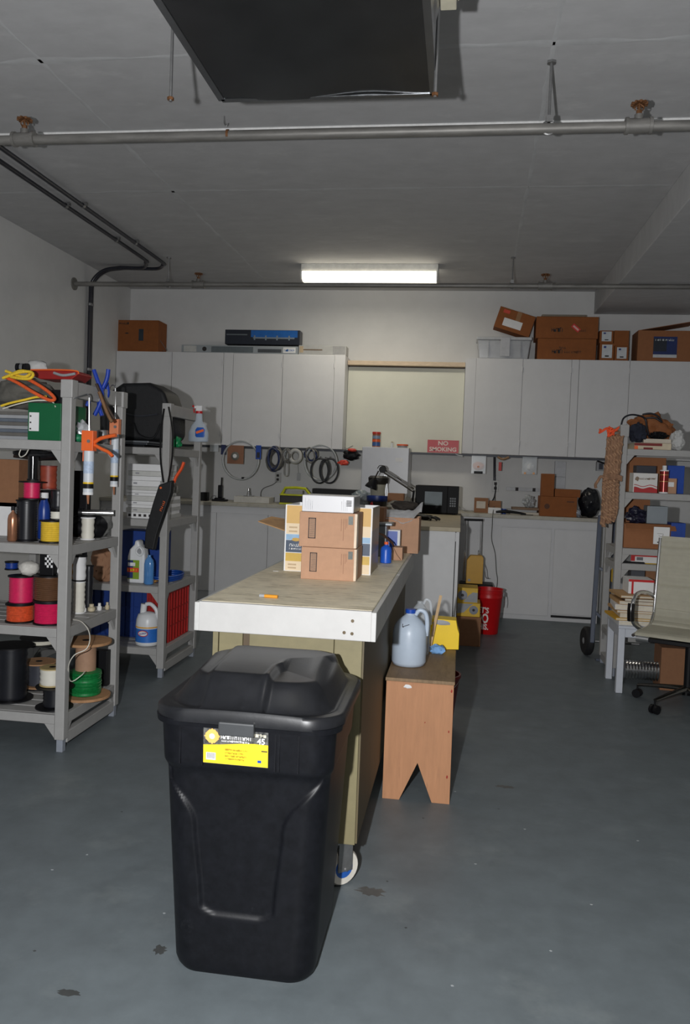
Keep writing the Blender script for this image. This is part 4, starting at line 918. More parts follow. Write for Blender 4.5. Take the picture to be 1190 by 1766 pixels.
# ---------------------------------------------------------------- second unit
z = U2Z[3] + e
BKB = M('black_bag_fabric', (14, 15, 18), .6, var=.3, scale=40, bump=.15)
x0_, x1_, z0_, z1_ = span(196, 309, 663, 742, 5.3, z)
t = thing('black_bag', 'large black soft bag on top of the rear shelf unit', 'bag', ((x0_ + x1_) / 2, 5.30, z + .045))
hw, hh = (x1_ - x0_) / 2, z1_ - z0_ - .045
g = G(); prof = [(-hw * 1.15, .0), (-hw * 1.2, hh * .7), (-hw * .5, hh * .98), (hw * .3, hh), (hw * .75, hh * .86), (hw * .98, hh * .48), (hw, hh * .1), (hw * .85, 0)]
obj('bag_body', g.prism_y(prof, -.14, .16), BKB, t, bev=.03, seg=4, smooth=60)
obj('zip_panel', G().tube([(-hw * .7, -.146, hh * .5), (0, -.15, hh * .42), (hw * .6, -.146, hh * .46)], .006, 6), M('black_shine', (50, 52, 58), .3), t)
obj('carry_strap', G().tube([(-hw * .1, -.15, hh * .3), (hw * .1, -.17, hh * .1), (hw * .5, -.16, hh * .05), (hw * .7, -.15, hh * .3)], .012, 8, flat=.4), BKB, t, smooth=60)
for i, (a, b, c_) in enumerate(((-2.36, .3, BLACK), (-2.30, .26, M('dark_slate', (50, 54, 60), .4)), (-2.33, .3, M('clear_grey_film', (120, 125, 130), .3, alpha=.7)))):
    tag(obj('flat_case', G().box(0, b, 0, .35, 0, .013), c_, loc=(a, 5.08, z + i * .0145), bev=.004), ('black flat case, lowest under the black bag', 'slate flat case in the middle under the black bag', 'grey translucent case directly under the black bag')[i], 'case')
w = at(311, 763, y=5.35)
tag(obj('green_bag', G().blob((0, 0, .03), (.034, .03, .045), .4, 3, 3, seed=21, flat=0), M('green_plastic_bag', (20, 130, 75), .35, bump=.4, scale=30), loc=(-1.92, 5.30, z + .012), smooth=60), 'small crumpled green bag on the rear shelf unit', 'bag')
# spray bottle hooked on the end rail
y = 5.42; o = at(342, 762, y=y)
t = thing('spray_bottle', 'clear spray bottle with red trigger hanging on the shelf end rail', 'bottle', o)
SPR = M('spray_clear', (205, 215, 225), .15, alpha=.6, var=.03)
hb = at(336, 712, y=y).z - o.z
obj('bottle_body', G().lathe([(.064, 0), (.072, .008), (.072, .06), (.054, .11), (.026, hb * .72), (.021, hb)], n=28, sy=.55), SPR, t, smooth=60)
obj('blue_liquid', G().lathe([(.062, .003), (.068, .01), (.068, .05), (.066, .06)], n=24, sy=.5), M('blue_liquid', (150, 175, 205), .2, alpha=.6), t, smooth=60)
obj('red_collar', G().cyl((0, 0, hb - .004), (0, 0, hb + .012), .024, n=20), REDP, t, smooth=40)
obj('spray_head', G().box(-.022, .022, -.012, .012, hb + .012, hb + .05).box(-.035, -.02, -.009, .009, hb + .03, hb + .048), WHITE, t, bev=.004)
obj('trigger', G().tube([(-.022, 0, hb + .035), (-.038, 0, hb + .025), (-.034, 0, hb - .0)], .005, 8).cyl((-.048, 0, hb + .048), (-.034, 0, hb + .04), .007), REDP, t, smooth=50)
obj('printed_label', G().lathe([(.026, 0), (.034, .01), (.034, .05), (.022, .068)], n=16, sy=.06), M('label_blue', (25, 85, 175), .4), t, loc=(.024, -.041, .03), smooth=40)
obj('label_stripe', G().box(-.028, .028, -.001, .001, -.008, .008, Matrix.Rotation(-.35, 4, 'Y')), ORANGE, t, loc=(.024, -.046, .07))
# paper stack on shelf 1.03
z = U2Z[2] + e
x0_ = at(221, 850, y=5.10).x; x1_ = at(272, 850, y=5.10).x
hts = [.036, .026, .018, .022, .030, .018, .016, .022, .034, .026, .030, .04]
tot = at(246, 800, y=5.10).z - z; k_ = tot / sum(hts); zz = z
for i, h_ in enumerate(hts):
    h_ *= k_; j = rnd.uniform(-.012, .012)
    names = ('lowest', 'second', 'third', 'fourth', 'fifth', 'sixth', 'seventh', 'eighth', 'ninth', 'tenth', 'eleventh', 'topmost')
    t = thing('paper_pack', '%s white paper pack%s in the stack on the rear shelf unit' % (names[i], '' if i in (0, 11) else ' from the bottom'), 'pack', ((x0_ + x1_) / 2 + j * .5, 5.08 + j * .5, zz), group='white paper packs on the rear shelf unit')
    w_ = (x1_ - x0_) / 2
    obj('pack', G().box(-w_, w_ + .03, 0, .28, 0, h_ - .001), (WHITE, M('pale_grey_pack', (196, 196, 192), .6))[i % 3 == 1], t, bev=.002)
    if i in (1, 3, 5, 8, 10): obj('pack_print', G().box(-w_ * .5, -w_ * .25, -.0008, 0, h_ * .35, h_ * .65), FP, t)
    if i == 0:
        g = G()
        for q in range(5): g.box(-w_ * .9 + q * .035, -w_ * .9 + q * .035 + .018, -.0015, 0, h_ * .3, h_ * .7)
        o = obj('slot_row', g, INK, t); o['kind'] = 'stuff'
    zz += h_
zz = z
for i in range(6):
    h_ = .024; j = rnd.uniform(-.01, .01)
    tag(obj('paper_pad', G().box(-.055, .055, 0, .24, 0, h_ - .001), (M('pad_grey', (175, 175, 172), .7), WHITE)[i % 2], loc=(-1.985 + j, 5.20, zz), bev=.001), '%s grey white pad in the low pile by the rear end panel' % ('lowest', 'second', 'third', 'fourth', 'fifth', 'topmost')[i], 'pad', 'pads by the rear end panel'); zz += h_
tag(obj('grey_pouch', G().blob((0, 0, .05), (.055, .05, .055), .3, 2, 3, seed=31, flat=0), M('grey_pouch', (130, 128, 122), .8, bump=.2), loc=(-1.975, 5.36, zz + .001), smooth=60), 'crumpled grey pouch on the low pile of pads', 'pouch')
# long black bag with straps
y = 4.985
t = thing('strimmer_bag', 'long narrow black bag hanging by straps from the rear shelf post', 'bag', at(280, 850, y=y)); o = t.location
def pol(pts, yy0, yy1): return G().prism([(at(a, b, y=y).x - o.x, at(a, b, y=y).z - o.z) for a, b in pts], lambda x, z_: (x, yy0, z_), lambda x, z_: (x, yy1, z_))
obj('bag_body', pol([(279, 836), (302, 828), (300, 850), (276, 920), (270, 948), (254, 944), (256, 915), (268, 870)], -.055, -.004), BKB, t, bev=.008, seg=3)
obj('strap', G().tube([at(a, b, y=y) - o - Vector((0, .012, 0)) for a, b in ((284, 705), (279, 745), (278, 790), (283, 832))], .012, 8, flat=.35), BKB, t, smooth=60)
obj('strap', G().tube([at(a, b, y=y) - o - Vector((0, .012, 0)) for a, b in ((292, 702), (299, 745), (298, 790), (291, 832))], .012, 8, flat=.35), BKB, t, smooth=60)
w = at(283, 841, y=y) - o; obj('orange_dot', G().cyl((w.x, -.060, w.z), (w.x, -.055, w.z), .007, n=14), ORANGE, t)
w = at(285, 873, y=y) - o; scribble('lettering', t, -.03, -.008, .075, .016, 0, ORANGE, 6, 5, .9, rot=(0, math.radians(-70), 0), loc=(w.x, -.0555, w.z))
o = at(310, 812, y=5.0)
tag(obj('pruning_saw', G().tube([at(a, b, y=5.0) - o for a, b in ((317, 797), (313, 808), (304, 822), (300, 832))], .014, 10, flat=.7), M('bright_orange_red', (235, 85, 35), .5), loc=o, smooth=60), 'bright orange saw handle sticking out beside the black bag', 'handle')
tag(obj('black_saw_blade', pol([(317, 800), (322, 815), (312, 840), (302, 838), (306, 822)], .01, .02), BLACK, loc=(-0, 0, 0)), 'black hanging tool behind the orange handle', 'tool').location = at(280, 850, y=4.985)
# shelf .597 of unit 2
z = U2Z[1] + e
w = at(236, 1000, y=5.12)
t = thing('white_detergent_bottle', 'white bottle with green label and round grip on the rear unit', 'bottle', (w.x, 5.13, z))
hb = at(236, 931, y=5.13).z - z
BW = M('bottle_white', (222, 224, 226), .35, var=.03)
obj('bottle_body', G().prism_y([(-.062, 0), (.055, 0), (.058, hb * .62), (.05, hb * .82), (.02, hb * .88), (.014, hb), (-.014, hb), (-.018, hb * .9), (-.05, hb * .78), (-.062, hb * .62)], -.03, .05), BW, t, bev=.014, seg=4, smooth=60)
obj('handle', G().tube([(.02, -.034, hb * .66), (.0, -.036, hb * .74), (.02, -.036, hb * .84), (.04, -.034, hb * .78), (.04, -.034, hb * .68)], .007, 8, closed=True), BW, t, smooth=60)
obj('neck_hollow', G().lathe([(.019, -.001), (.019, .001)], n=20), M('grip_grey', (150, 152, 155), .5), t, loc=(.02, -.0315, hb * .75)).rotation_euler = (math.pi / 2, 0, 0)
obj('green_label', G().box(-.060, .022, -.0315, -.030, hb * .10, hb * .54), M('label_green', (130, 160, 40), .5), t)
obj('blue_panel', G().box(-.060, -.02, -.0322, -.0316, hb * .12, hb * .53), M('label_navy', (30, 50, 110), .5), t); obj('red_band', G().box(-.060, .020, -.0330, -.0324, hb * .26, hb * .36), M('label_red', (225, 70, 40), .5), t)
scribble('lettering', t, -.055, hb * .285, .07, .016, -.0332, YELP, 5, 2, .9); obj('white_panel', G().box(-.055, -.005, -.0330, -.0323, hb * .40, hb * .48), WHITE, t)
t = bottle('blue_spray_bottle', 'translucent blue bottle beside the white bottle', at(257, 980, y=5.10).x, 5.10, z, .033, .215, M('translucent_blue', (90, 150, 215), .2, alpha=.75), None, flat=.7, neck=.35)
t, a_, b_ = carton('blue box behind the white bottle on the rear unit', (206, 277, 916, 1003), 5.42, .2, M('blue_card', (18, 60, 140), .5), z, tape=False)
o = Vector((-1.985, 5.36, z))
g = G()
for k in range(3): g.tube([((.10 + .004 * k) * math.cos(a * .524), (.19 + .0 * k) * math.sin(a * .524), .008 + .014 * k) for a in range(12)], .007, 8, closed=True)
tag(obj('blue_hose_coil', g, M('blue_hose', (25, 75, 160), .4), loc=(-1.99, 5.36, z + .001), smooth=60), 'flat coil of blue hose on the rear unit by the end panel', 'hose')
tag(obj('brass_fitting', G().cyl((0, 0, .012), (.03, 0, .02), .012).cyl((.03, 0, .02), (.045, .0, .022), .008), M('brass', (215, 170, 110), .3, .8), loc=(-2.0, 5.12, z + .0), smooth=40), 'brass hose fitting in the middle of the blue coil', 'fitting')
t = thing('paper_bag', 'crumpled brown paper bag on the rear unit', 'bag', (at(176, 980, y=5.1).x, 5.12, z))
obj('bag', G().blob((0, 0, .12), (.075, .06, .125), .28, 2.2, 4, seed=17, flat=0), M('brown_paper', (158, 118, 90), .85, bump=.4, scale=12), t, smooth=50)
# bottom shelf of unit 2
z = U2Z[0] + e
w = at(253, 1100, y=5.10)
t = thing('bleach_bottle', 'large white bleach bottle with blue label on the rear unit', 'bottle', (w.x, 5.11, z))
hb = at(253, 1040, y=5.11).z - z; r = (at(272, 1080, y=5.11).x - at(234, 1080, y=5.11).x) / 2
obj('bottle_body', G().lathe([(r * .8, 0), (r * .97, .006), (r, .02), (r, hb * .5), (r * .96, hb * .62), (r * .82, hb * .74), (r * .5, hb * .78), (r * .2, hb * .80)], n=32), BW, t, smooth=60)
obj('neck', G().tube([(-r * .45, 0, hb * .55), (-r * .42, 0, hb * .8), (-r * .36, 0, hb * .98)], .021, 16), BW, t, smooth=50)
obj('handle', G().tube([(-r * .2, 0, hb * .97), (r * .25, 0, hb * .98), (r * .72, 0, hb * .86), (r * .90, 0, hb * .68), (r * .86, 0, hb * .52)], .013, 12), BW, t, smooth=60)
obj('label', G().lathe([(r * 1.004, hb * .10), (r * 1.01, hb * .10), (r * 1.01, hb * .42), (r * 1.004, hb * .42)], n=32), M('label_clear_blue', (45, 110, 195), .4), t, smooth=50)
obj('amber_ring', G().lathe([(r * 1.004, hb * .44), (r * 1.016, hb * .445), (r * 1.016, hb * .465), (r * 1.004, hb * .47)], n=32), M('amber_ring', (225, 165, 60), .4), t, smooth=50)
obj('red_oval', G().lathe([(.034, -.001), (.034, .001)], n=24, sy=.6), REDP, t, loc=(0, -r * 1.022, hb * .32)).rotation_euler = (math.pi / 2, 0, 0)
obj('white_oval', G().lathe([(.030, -.0012), (.030, .0012)], n=24, sy=.52), WHITE, t, loc=(0, -r * 1.026, hb * .32)).rotation_euler = (math.pi / 2, 0, 0)
text('lettering', 'CLOROX', .0155, M('logo_blue', (20, 60, 160), .5), t, (0, -r * 1.026 - .002, hb * .32), rot=(math.pi / 2, math.radians(-10), 0), bold=.03, sx=.8)
def crate(label, x0, x1, y0, y1, z, h, mat):
    t = thing('plastic_crate', label, 'crate', (x0, y0, z)); W_, D_ = x1 - x0, y1 - y0
    g = G().box(0, W_, 0, D_, 0, .006)
    g.box(0, W_, 0, .012, h - .03, h).box(0, W_, D_ - .012, D_, h - .03, h).box(0, .012, 0.012, D_ - .012, h - .03, h).box(W_ - .012, W_, .012, D_ - .012, h - .03, h)
    for xx in (0, W_ - .012):
        for yy in (0, D_ - .012): g.box(xx, xx + .012, yy, yy + .012, .006, h - .03)
    obj('crate_frame', g, mat, t, bev=.002)
    n = 7
    for k in range(1, n):
        obj('crate_bar', G().box(W_ * k / n - .005, W_ * k / n + .005, .002, .01, .006, h - .03), mat, t); obj('crate_bar', G().box(W_ - .01, W_ - .002, D_ * k / n - .005, D_ * k / n + .005, .006, h - .03), mat, t)
    for zz in (.3, .6): obj('crate_bar', G().box(.012, W_ - .012, .003, .009, h * zz - .004, h * zz + .004).box(W_ - .009, W_ - .003, .012, D_ - .012, h * zz - .004, h * zz + .004), mat, t)
    obj('inner_panel', G().box(.012, W_ - .012, .010, .013, .006, h - .03).box(W_ - .014, W_ - .011, .013, D_ - .013, .006, h - .03), mat, t)
    return t
RC = M('crate_red', (165, 26, 22), .5); BC = M('crate_blue', (14, 52, 125), .5)
crate('red ventilated crate at the end of the lower rear shelf', -2.06, -1.90, 5.20, 5.60, z, .36, RC)
crate('blue ventilated crate on the lower rear shelf', -2.50, -2.08, 5.30, 5.62, z, .345, BC)
# ---------------------------------------------------------------- right hand rack
RZ = (.30, .812, .92, 1.316, 1.622)
shelf_unit('grey plastic shelf unit on the right behind the office chair', 1.103, 1, 5.95, 6.36, 1.0, RZ, 1.79)
z = RZ[4] + e
BRP = M('brown_kraft', (138, 84, 46), .8, var=.2, bump=.3, scale=14)
def blobx(name, label, cat, px, y, z0, mat, dep=.08, amp=.25, seed=1.0, fq=2.2, group=None):
    x0, x1, zz, z1 = span(*px, y, z0); h = z1 - zz
    return tag(obj(name, G().blob((0, 0, h / 2), ((x1 - x0) / 2, dep, h / 2), amp, fq, 4, seed, flat=0), mat, loc=((x0 + x1) / 2, y, zz), smooth=55), label, cat, group)
t, a_, b_ = carton('flat red and cream printed box on top of the right rack', (1094, 1158, 764, 776), 5.98, .25, M('cream_card', (200, 186, 160), .6), z, tape=False, prints=((.0, .75, .55, .95, M('maroon_print', (120, 30, 26), .6), 'red_print'), (.0, .1, .0, .5, ORANGE, 'red_print'), (.25, .5, .0, .3, M('maroon_print', (120, 30, 26), .6), 'red_print')))
zt5 = z + b_
t, a_, b_ = carton('curled pale magazine lying on the printed box', (1110, 1158, 757, 763), 6.0, .2, M('pale_magazine', (196, 186, 170), .5), zt5 + .001, tape=False, name='magazine', cat='magazine')
zt6 = zt5 + b_ + .002
blobx('kraft_paper', 'crumpled brown paper heap on top of the right rack', 'paper', (1082, 1160, 716, 764), 6.22, zt5 + .001, BRP, .09, .3, 3)
blobx('dark_blue_cloth', 'dark blue cloth hanging over the brown paper on the right rack', 'cloth', (1086, 1114, 730, 764), 6.02, zt5 + .001, M('navy_cloth', (34, 38, 52), .9, var=.3, bump=.3), .05, .35, 5)
blobx('black_tool', 'black tool handle heap in front of the brown paper', 'tool', (1120, 1150, 745, 758), 6.03, zt6 + .0, BLACK, .04, .4, 8)
blobx('white_bag', 'white crumpled bag at the right edge of the rack top', 'bag', (1156, 1180, 742, 775), 6.04, z, M('crumpled_white', (190, 190, 188), .8, bump=.4), .05, .3, 9)
def pathobj(name, label, cat, pts, r, mat, n=8, smooth=70, closed=False, sub=8):
    P = [at(a, b, y=y) for a, b, y in pts]; o = P[0].copy()
    return tag(obj(name, G().tube([p - o for p in P], r, n, sub=sub, closed=closed), mat, loc=o, smooth=smooth), label, cat)
CBM = M('cable_black', (24, 26, 34), .4)
pathobj('black_cable', 'black cable arching from the rack post over the brown paper', 'cable', ((1071, 735, 5.99), (1075, 722, 6.0), (1085, 716, 6.02), (1098, 716, 6.04), (1112, 722, 6.06), (1116, 740, 6.05), (1120, 755, 6.03)), .0065, CBM)
pathobj('black_cable', 'second black cable in a wide arch toward the right edge', 'cable', ((1108, 715, 6.10), (1122, 713, 6.08), (1134, 718, 6.06), (1141, 728, 6.04), (1130, 721, 6.04), (1114, 721, 6.05)), .0065, CBM)
z = RZ[3] + e
carton('brown box standing at the back of the upper right shelf', (1085, 1148, 789, 850), 6.18, .18, BROWN3, z, tape=False)
t, a_, b_ = carton('white box with red waves on the upper right shelf', (1092, 1134, 816, 851), 5.99, .14, M('box_white', (214, 212, 208), .5, var=.03), z, tape=False)
g = G()
for off, th in ((.25, .30), (.37, .03)):
    P = [(-a_ * .46 + a_ * .96 * k / 20, b_ * (off + .045 * math.sin(k / 20 * 9.5 + 1.2))) for k in range(21)]
    poly = P + [(p[0], p[1] - b_ * th if off < .3 else p[1] - b_ * .035) for p in P[::-1]]
    poly = [(x, max(q, .001)) for x, q in poly]; g.prism_y(poly, -.0016, -.0004)
o = obj('red_wave_print', g, M('wave_red', (175, 26, 30), .5), t); o['kind'] = 'stuff'
scribble('lettering', t, -a_ * .25, b_ * .66, a_ * .68, .018, -.0004, M('gold_ink', (130, 110, 90), .5), 13, 4, .9); obj('emblem', G().blob((-a_ * .34, -.0005, b_ * .70), (.013, .001, .017), .4, 4, 2, 3), M('gold_ink', (130, 110, 90), .5), t)
carton('dark blue black case lying on the red waved box', (1098, 1132, 803, 815), 6.0, .12, M('dark_case', (40, 42, 52), .4), z + b_ + .001, tape=False, name='case', cat='case')
t = thing('sealant_tube', 'red and gold sealant tube with white cap on the right rack', 'tube', (at(1144, 850, y=6.0).x, 6.0, z))
hb = at(1144, 803, y=6.0).z - z; r = .030
obj('tube', G().cyl((0, 0, 0), (0, 0, hb * .84), r, n=28), M('tube_red_brown', (140, 44, 38), .25, .3, var=.15), t, smooth=40)
for a, b in ((0, .05), (.80, .84)): obj('white_band', G().cyl((0, 0, hb * a), (0, 0, hb * b), r * 1.03, n=28), WHITE, t)
for a, b in ((.42, .44), (.66, .68)): obj('gold_band', G().cyl((0, 0, hb * a), (0, 0, hb * b), r * 1.01, n=28), M('gold_ring', (200, 170, 110), .3, .6), t)
obj('cap', G().cyl((0, 0, hb * .84), (0, 0, hb), r * .5, n=16), WHITE, t, smooth=40)
carton('blue packet at the right edge of the upper right shelf', (1150, 1180, 803, 850), 6.14, .1, BLUEP, z, tape=False)
t, a_, b_ = carton('small brown box with a white sticker beside the sealant tube', (1151, 1167, 825, 850), 6.0, .07, BROWN, z, tape=False, prints=((.05, .7, .45, .75, WHITE),))
# third level: big open box
z = RZ[2] + e
x0_, x1_, z0_, z1_ = span(1076, 1158, 905, 947, 5.99, z)
t, a_, b_ = carton('large open brown box with a bent flap on the right rack', (1076, 1158, 905, 947), 5.99, .30, BROWN3, z, tape=False)
obj('front_flap', G().prism_x([(0, b_), (-.045, b_ - .035), (-.047, b_ - .03), (-.0, b_ + .006)], -a_ / 2 + .01, a_ / 2 + .02), BROWN3, t)
obj('back_flap', G().prism_x([(.29, b_), (.30, b_), (.31, b_ + .17), (.30, b_ + .17)], -a_ / 2, a_ / 2 - .09), BROWN3, t)
t, a2, b2 = carton('grey metal switch box resting on the open brown box', (1116, 1152, 873, 894), 6.02, .12, M('grey_box_paint', (132, 140, 146), .45, var=.04), z + b_ + .008, tape=False, name='switch_box', cat='switch box', bev=.004)
blobx('black_tool', 'black and blue tools beside the grey switch box', 'tools', (1080, 1114, 876, 902), 6.05, z + b_ + .002, M('black_blue_tool', (28, 28, 48), .4, var=.4, scale=20), .05, .4, 11)
t, a2, b2 = carton('white printed sheet leaning on the open brown box', (1127, 1155, 909, 939), 5.925, .006, WHITE, None, tape=False, name='printed_sheet', cat='paper')
g = G().tube([(-.02, -.0005, b2 * .5), (.0, -.0005, b2 * .45), (.01, -.0005, b2 * .6), (-.03, -.0005, b2 * .62)], .001, 5); o = obj('pencil_drawing', g, INK, t); obj('print_line', G().box(-a2 * .25, a2 * .25, -.0008, 0, b2 * .08, b2 * .15), INK, t)
carton('blue sack at the right edge of the middle right shelf', (1157, 1182, 902, 942), 5.98, .15, M('blue_sack', (28, 66, 150), .4, var=.2), z, tape=False, name='blue_packet', cat='packet')
z = RZ[1] + e
t, a2, b2 = carton('red and white box lying under the big brown box', (1088, 1138, 956, 971), 6.03, .2, WHITE, z, tape=False, prints=((.0, 1, .72, 1, REDP, 'red_print'), (.0, .14, .2, 1, REDP, 'red_print'), (.2, .42, .3, .65, M('grey_ink', (110, 110, 115), .5), 'grey_print')))
carton('black flat bar in front of the red and white box', (1074, 1112, 969, 976), 5.985, .03, BLACK, z, tape=False, name='flat_bar', cat='bar')
carton('thin yellow strip beside the black flat bar', (1113, 1136, 972, 976), 5.985, .03, YELP, z, tape=False, name='yellow_strip', cat='strip')
z = RZ[0] + e
# ---- low white table in front
TZ = .445
t = thing('low_table', 'low white table in front of the right rack', 'table', (1.065, 5.50, 0))
TW = M('table_white', (196, 200, 208), .5, var=.03)
obj('table_top', G().box(0, 1.0, 0, .42, TZ - .018, TZ), TW, t, bev=.002)
obj('apron', G().box(.045, .955, .004, .02, TZ - .075, TZ - .019), TW, t, bev=.002); obj('apron', G().box(.045, .955, .40, .416, TZ - .075, TZ - .019), TW, t, bev=.002)
obj('apron', G().box(.004, .02, .045, .375, TZ - .075, TZ - .019), TW, t, bev=.002)
for x in (.002, .956):
    for y in (.002, .376): obj('leg', G().box(x, x + .042, y, y + .042, 0, TZ - .019), TW, t, bev=.002)
# books and papers on it
cols = [M('book_cream', (214, 206, 188), .6), M('book_tan', (190, 150, 100), .6), M('book_yellow', (214, 165, 50), .6), M('book_white', (222, 222, 222), .6), M('book_brown', (96, 70, 52), .6)]
names = ['white folder lowest in the pile on the low table', 'yellow edged book above the white folder', 'cream book third from the bottom of the table pile', 'tan book in the lower half of the table pile', 'white thick catalogue in the middle of the table pile', 'second tan book above the white catalogue', 'dark brown binder near the top of the table pile', 'crumpled tan folder topping the table pile']
zz = TZ + e
for i, (hh, ci, j) in enumerate(((.03, 3, .0), (.016, 2, -.02), (.034, 0, .01), (.018, 1, -.015), (.035, 3, -.025), (.026, 1, .0), (.02, 4, .03), (.018, 1, .005))):
    tt = thing('book', names[i], 'book', (1.20 + j, 5.53 + .01 * (i % 3), zz), rz=rnd.uniform(-.08, .08), group='books and folders on the low table')
    obj('cover', G().box(-.13, .13, 0, .3, 0, .0025).box(-.13, .13, 0, .3, hh - .0035, hh - .001).box(-.13, -.127, 0, .3, .0025, hh - .0035), cols[ci], tt)
    obj('page_block', G().box(-.126, .127, .004, .296, .003, hh - .004), cols[0], tt)
    zz += hh
x0_, x1_, z0_, z1_ = span(1084, 1128, 1000, 1018, 5.60, zz)
carton('white box with red edge on top of the book pile', (1084, 1128, 1000, 1017), 5.62, .2, WHITE, zz + .001, tape=False, prints=((.0, 1, .84, 1, REDP, 'red_print'), (.12, .2, 0, .84, REDP, 'red_print')))
carton('dark grey box on the low shelf behind the book pile', (1088, 1112, 984, 1002), 6.03, .12, M('charcoal_card', (70, 72, 80), .5), RZ[0] + .24, tape=False).__class__
carton('brown box beside the dark grey box behind the book pile', (1113, 1140, 984, 1020), 6.05, .2, BROWN2, RZ[0] + e, tape=False)
carton('tall dark box under the dark grey box at the left of the low shelf', (1086, 1112, 1003, 1060), 6.02, .16, BLACK, RZ[0] + e, tape=False)
# yellow boxes seen between the rack posts
for i, (a, b) in enumerate(((980, 1006), (1022, 1050))):
    carton(('upper yellow box end showing between the rack posts', 'lower yellow box end showing between the rack posts')[i], (1058, 1066, a, b), 6.45, .1, YELP, None, tape=False)
# under the table
w = at(1085, 1108, y=5.62)
t = thing('foil_duct', 'silver flexible duct lying under the low table', 'duct', (w.x, 5.75, .035))
g = []
for k in range(24): g += [(.058 if k % 2 else .066, k * .010)]
obj('duct', G().lathe([(.05, 0)] + g + [(.05, .24)], n=24), CHROME, t, loc=(0, 0, .07), smooth=30).rotation_euler = (0, math.pi / 2, 0)
t['label'] = 'silver flexible duct lying on the floor under the low table'
carton('brown carton on the floor under the low table', (1140, 1185, 1118, 1168), 5.66, .2, BROWN2, 0.0, tape=False)
# ---- office chair
CHX, CHY = 1.392, 5.14
t = thing('office_chair', 'cream ribbed office chair with chrome arm loops at the right edge', 'chair', (CHX, CHY, 0), rz=math.radians(-25))
CRM = M('cream_leather', (222, 218, 200), .45, var=.05, scale=20)
def chairfn(w):
    def f(u, v):
        x = -w + 2 * w * u
        L = v * 1.08
        if L < .44: y, zz_ = -.24 + L, .485 + .012 * math.cos(L * 7)- .02 * (1 - min(1, L / .06)) ** 2
        elif L < .60: a = (L - .44) / .16 * math.radians(80); y, zz_ = .20 + .10 * math.sin(a), .485 + .10 * (1 - math.cos(a))
        else: k = L - .60; y, zz_ = .30 + k * .16, .57 + k * .985
        rib = .006 * abs(math.sin(L * math.pi / .042)) ** .5
        n_ = Vector((0, -1, 0)) if L > .6 else Vector((0, 0, 1))
        return (x, y + n_.y * rib, zz_ + n_.z * rib)
    return f
obj('ribbed_sling', G().grid(chairfn(.245), 6, 150, .022), CRM, t, smooth=40)
obj('side_frame', G().tube([(-.255, -.24, .475), (-.255, 0, .475), (-.255, .18, .475), (-.255, .27, .53), (-.255, .30, .6), (-.255, .37, 1.03)], .010, 8), CHROME, t, smooth=60)
obj('side_frame', G().tube([(.255, -.24, .475), (.255, 0, .475), (.255, .18, .475), (.255, .27, .53), (.255, .30, .6), (.255, .37, 1.03)], .010, 8), CHROME, t, smooth=60)
for s_ in (-1, 1):
    a = obj('arm_loop', G().tube([(s_ * .262, -.06, .49), (s_ * .285, -.12, .53), (s_ * .29, -.135, .62), (s_ * .29, -.11, .68), (s_ * .29, .0, .70), (s_ * .285, .15, .69), (s_ * .275, .28, .66), (s_ * .262, .32, .64)], .012, 10), CHROME, t, smooth=60)
    obj('arm_pad', G().tube([(s_ * .292, -.155, .545), (s_ * .294, -.158, .60), (s_ * .294, -.15, .65)], .022, 12, flat=1), M('gloss_black_pad', (20, 18, 16), .2), a, smooth=60)
obj('under_plate', G().box(-.22, .22, .0, .22, .40, .425).box(-.10, .10, .03, .2, .43, .465), BLACK, t, bev=.004)
obj('tilt_knob', G().cyl((-.30, .05, .41), (-.22, .05, .41), .028, n=20), M('knurled_chrome', (190, 190, 190), .3, .9), t)
obj('gas_column', G().cyl((0, .14, .10), (0, .14, .40), .025, n=20), BLACK, t, smooth=40)
base = bpy.data.objects.new('star_base', None); C.objects.link(base); base.parent = t; base.location = (0, .14, 0)
for k in range(5):
    a = math.radians(72 * k + 173); ux, uy = math.cos(a), math.sin(a)
    obj('base_arm', G().tube([(0, 0, .12), (ux * .15, uy * .15, .105), (ux * .31, uy * .31, .082)], .018, 8, rads=[.026, .02, .013], flat=.7), M('dark_chrome', (120, 116, 110), .2, .95), base, smooth=60)
    g = G()
    for s_ in (-.016, .016): g.cyl((ux * .31 - uy * (s_ - .009), uy * .31 + ux * (s_ - .009), .027), (ux * .31 - uy * (s_ + .009), uy * .31 + ux * (s_ + .009), .027), .027, n=20)
    g.cyl((ux * .31, uy * .31, .045), (ux * .31, uy * .31, .085), .006)
    obj('twin_wheel', g, BLACK, base, smooth=40)
# ---- hand truck
HT = M('hand_truck_blue_grey', (82, 90, 106), .45, var=.1)
t = thing('hand_truck', 'blue grey hand truck with a black tyre leaning beside the rack', 'hand truck', (1.10, 6.56, 0))
def lp(a, b, y=6.6): w = at(a, b, y=y); return (w.x - 1.10, y - 6.56, w.z)
def lerp3(a, b, f): return tuple(a[i] + (b[i] - a[i]) * f for i in range(3))
A0, A1 = lp(1020, 1122, 6.52), lp(1035, 893, 6.72); B0, B1 = lp(1030, 1126, 6.48), lp(1046, 893, 6.72)
B0 = (B0[0] + .035, B0[1], .02); A0 = (A0[0], A0[1], .12)
obj('side_rail', G().bar(A0, (A1[0], A1[1], A1[2] + .02), .034), HT, t, bev=.006); obj('side_rail', G().bar((B0[0] + .02, B0[1], .02), (B1[0] + .05, B1[1], B1[2] + .02), .04), HT, t, bev=.006)
for f in (.25, .6, .95): obj('cross_bar', G().bar(lerp3(A0, A1, f), lerp3((B0[0] + .02, B0[1], .02), (B1[0] + .05, B1[1], B1[2]), f), .022), HT, t, bev=.003)
obj('toe_plate', G().box(B0[0] - .05, B0[0] + .28, B0[1] - .05, B0[1], 0.002, .012), HT, t)
wx_ = lp(1013, 1110, 6.6)[0]
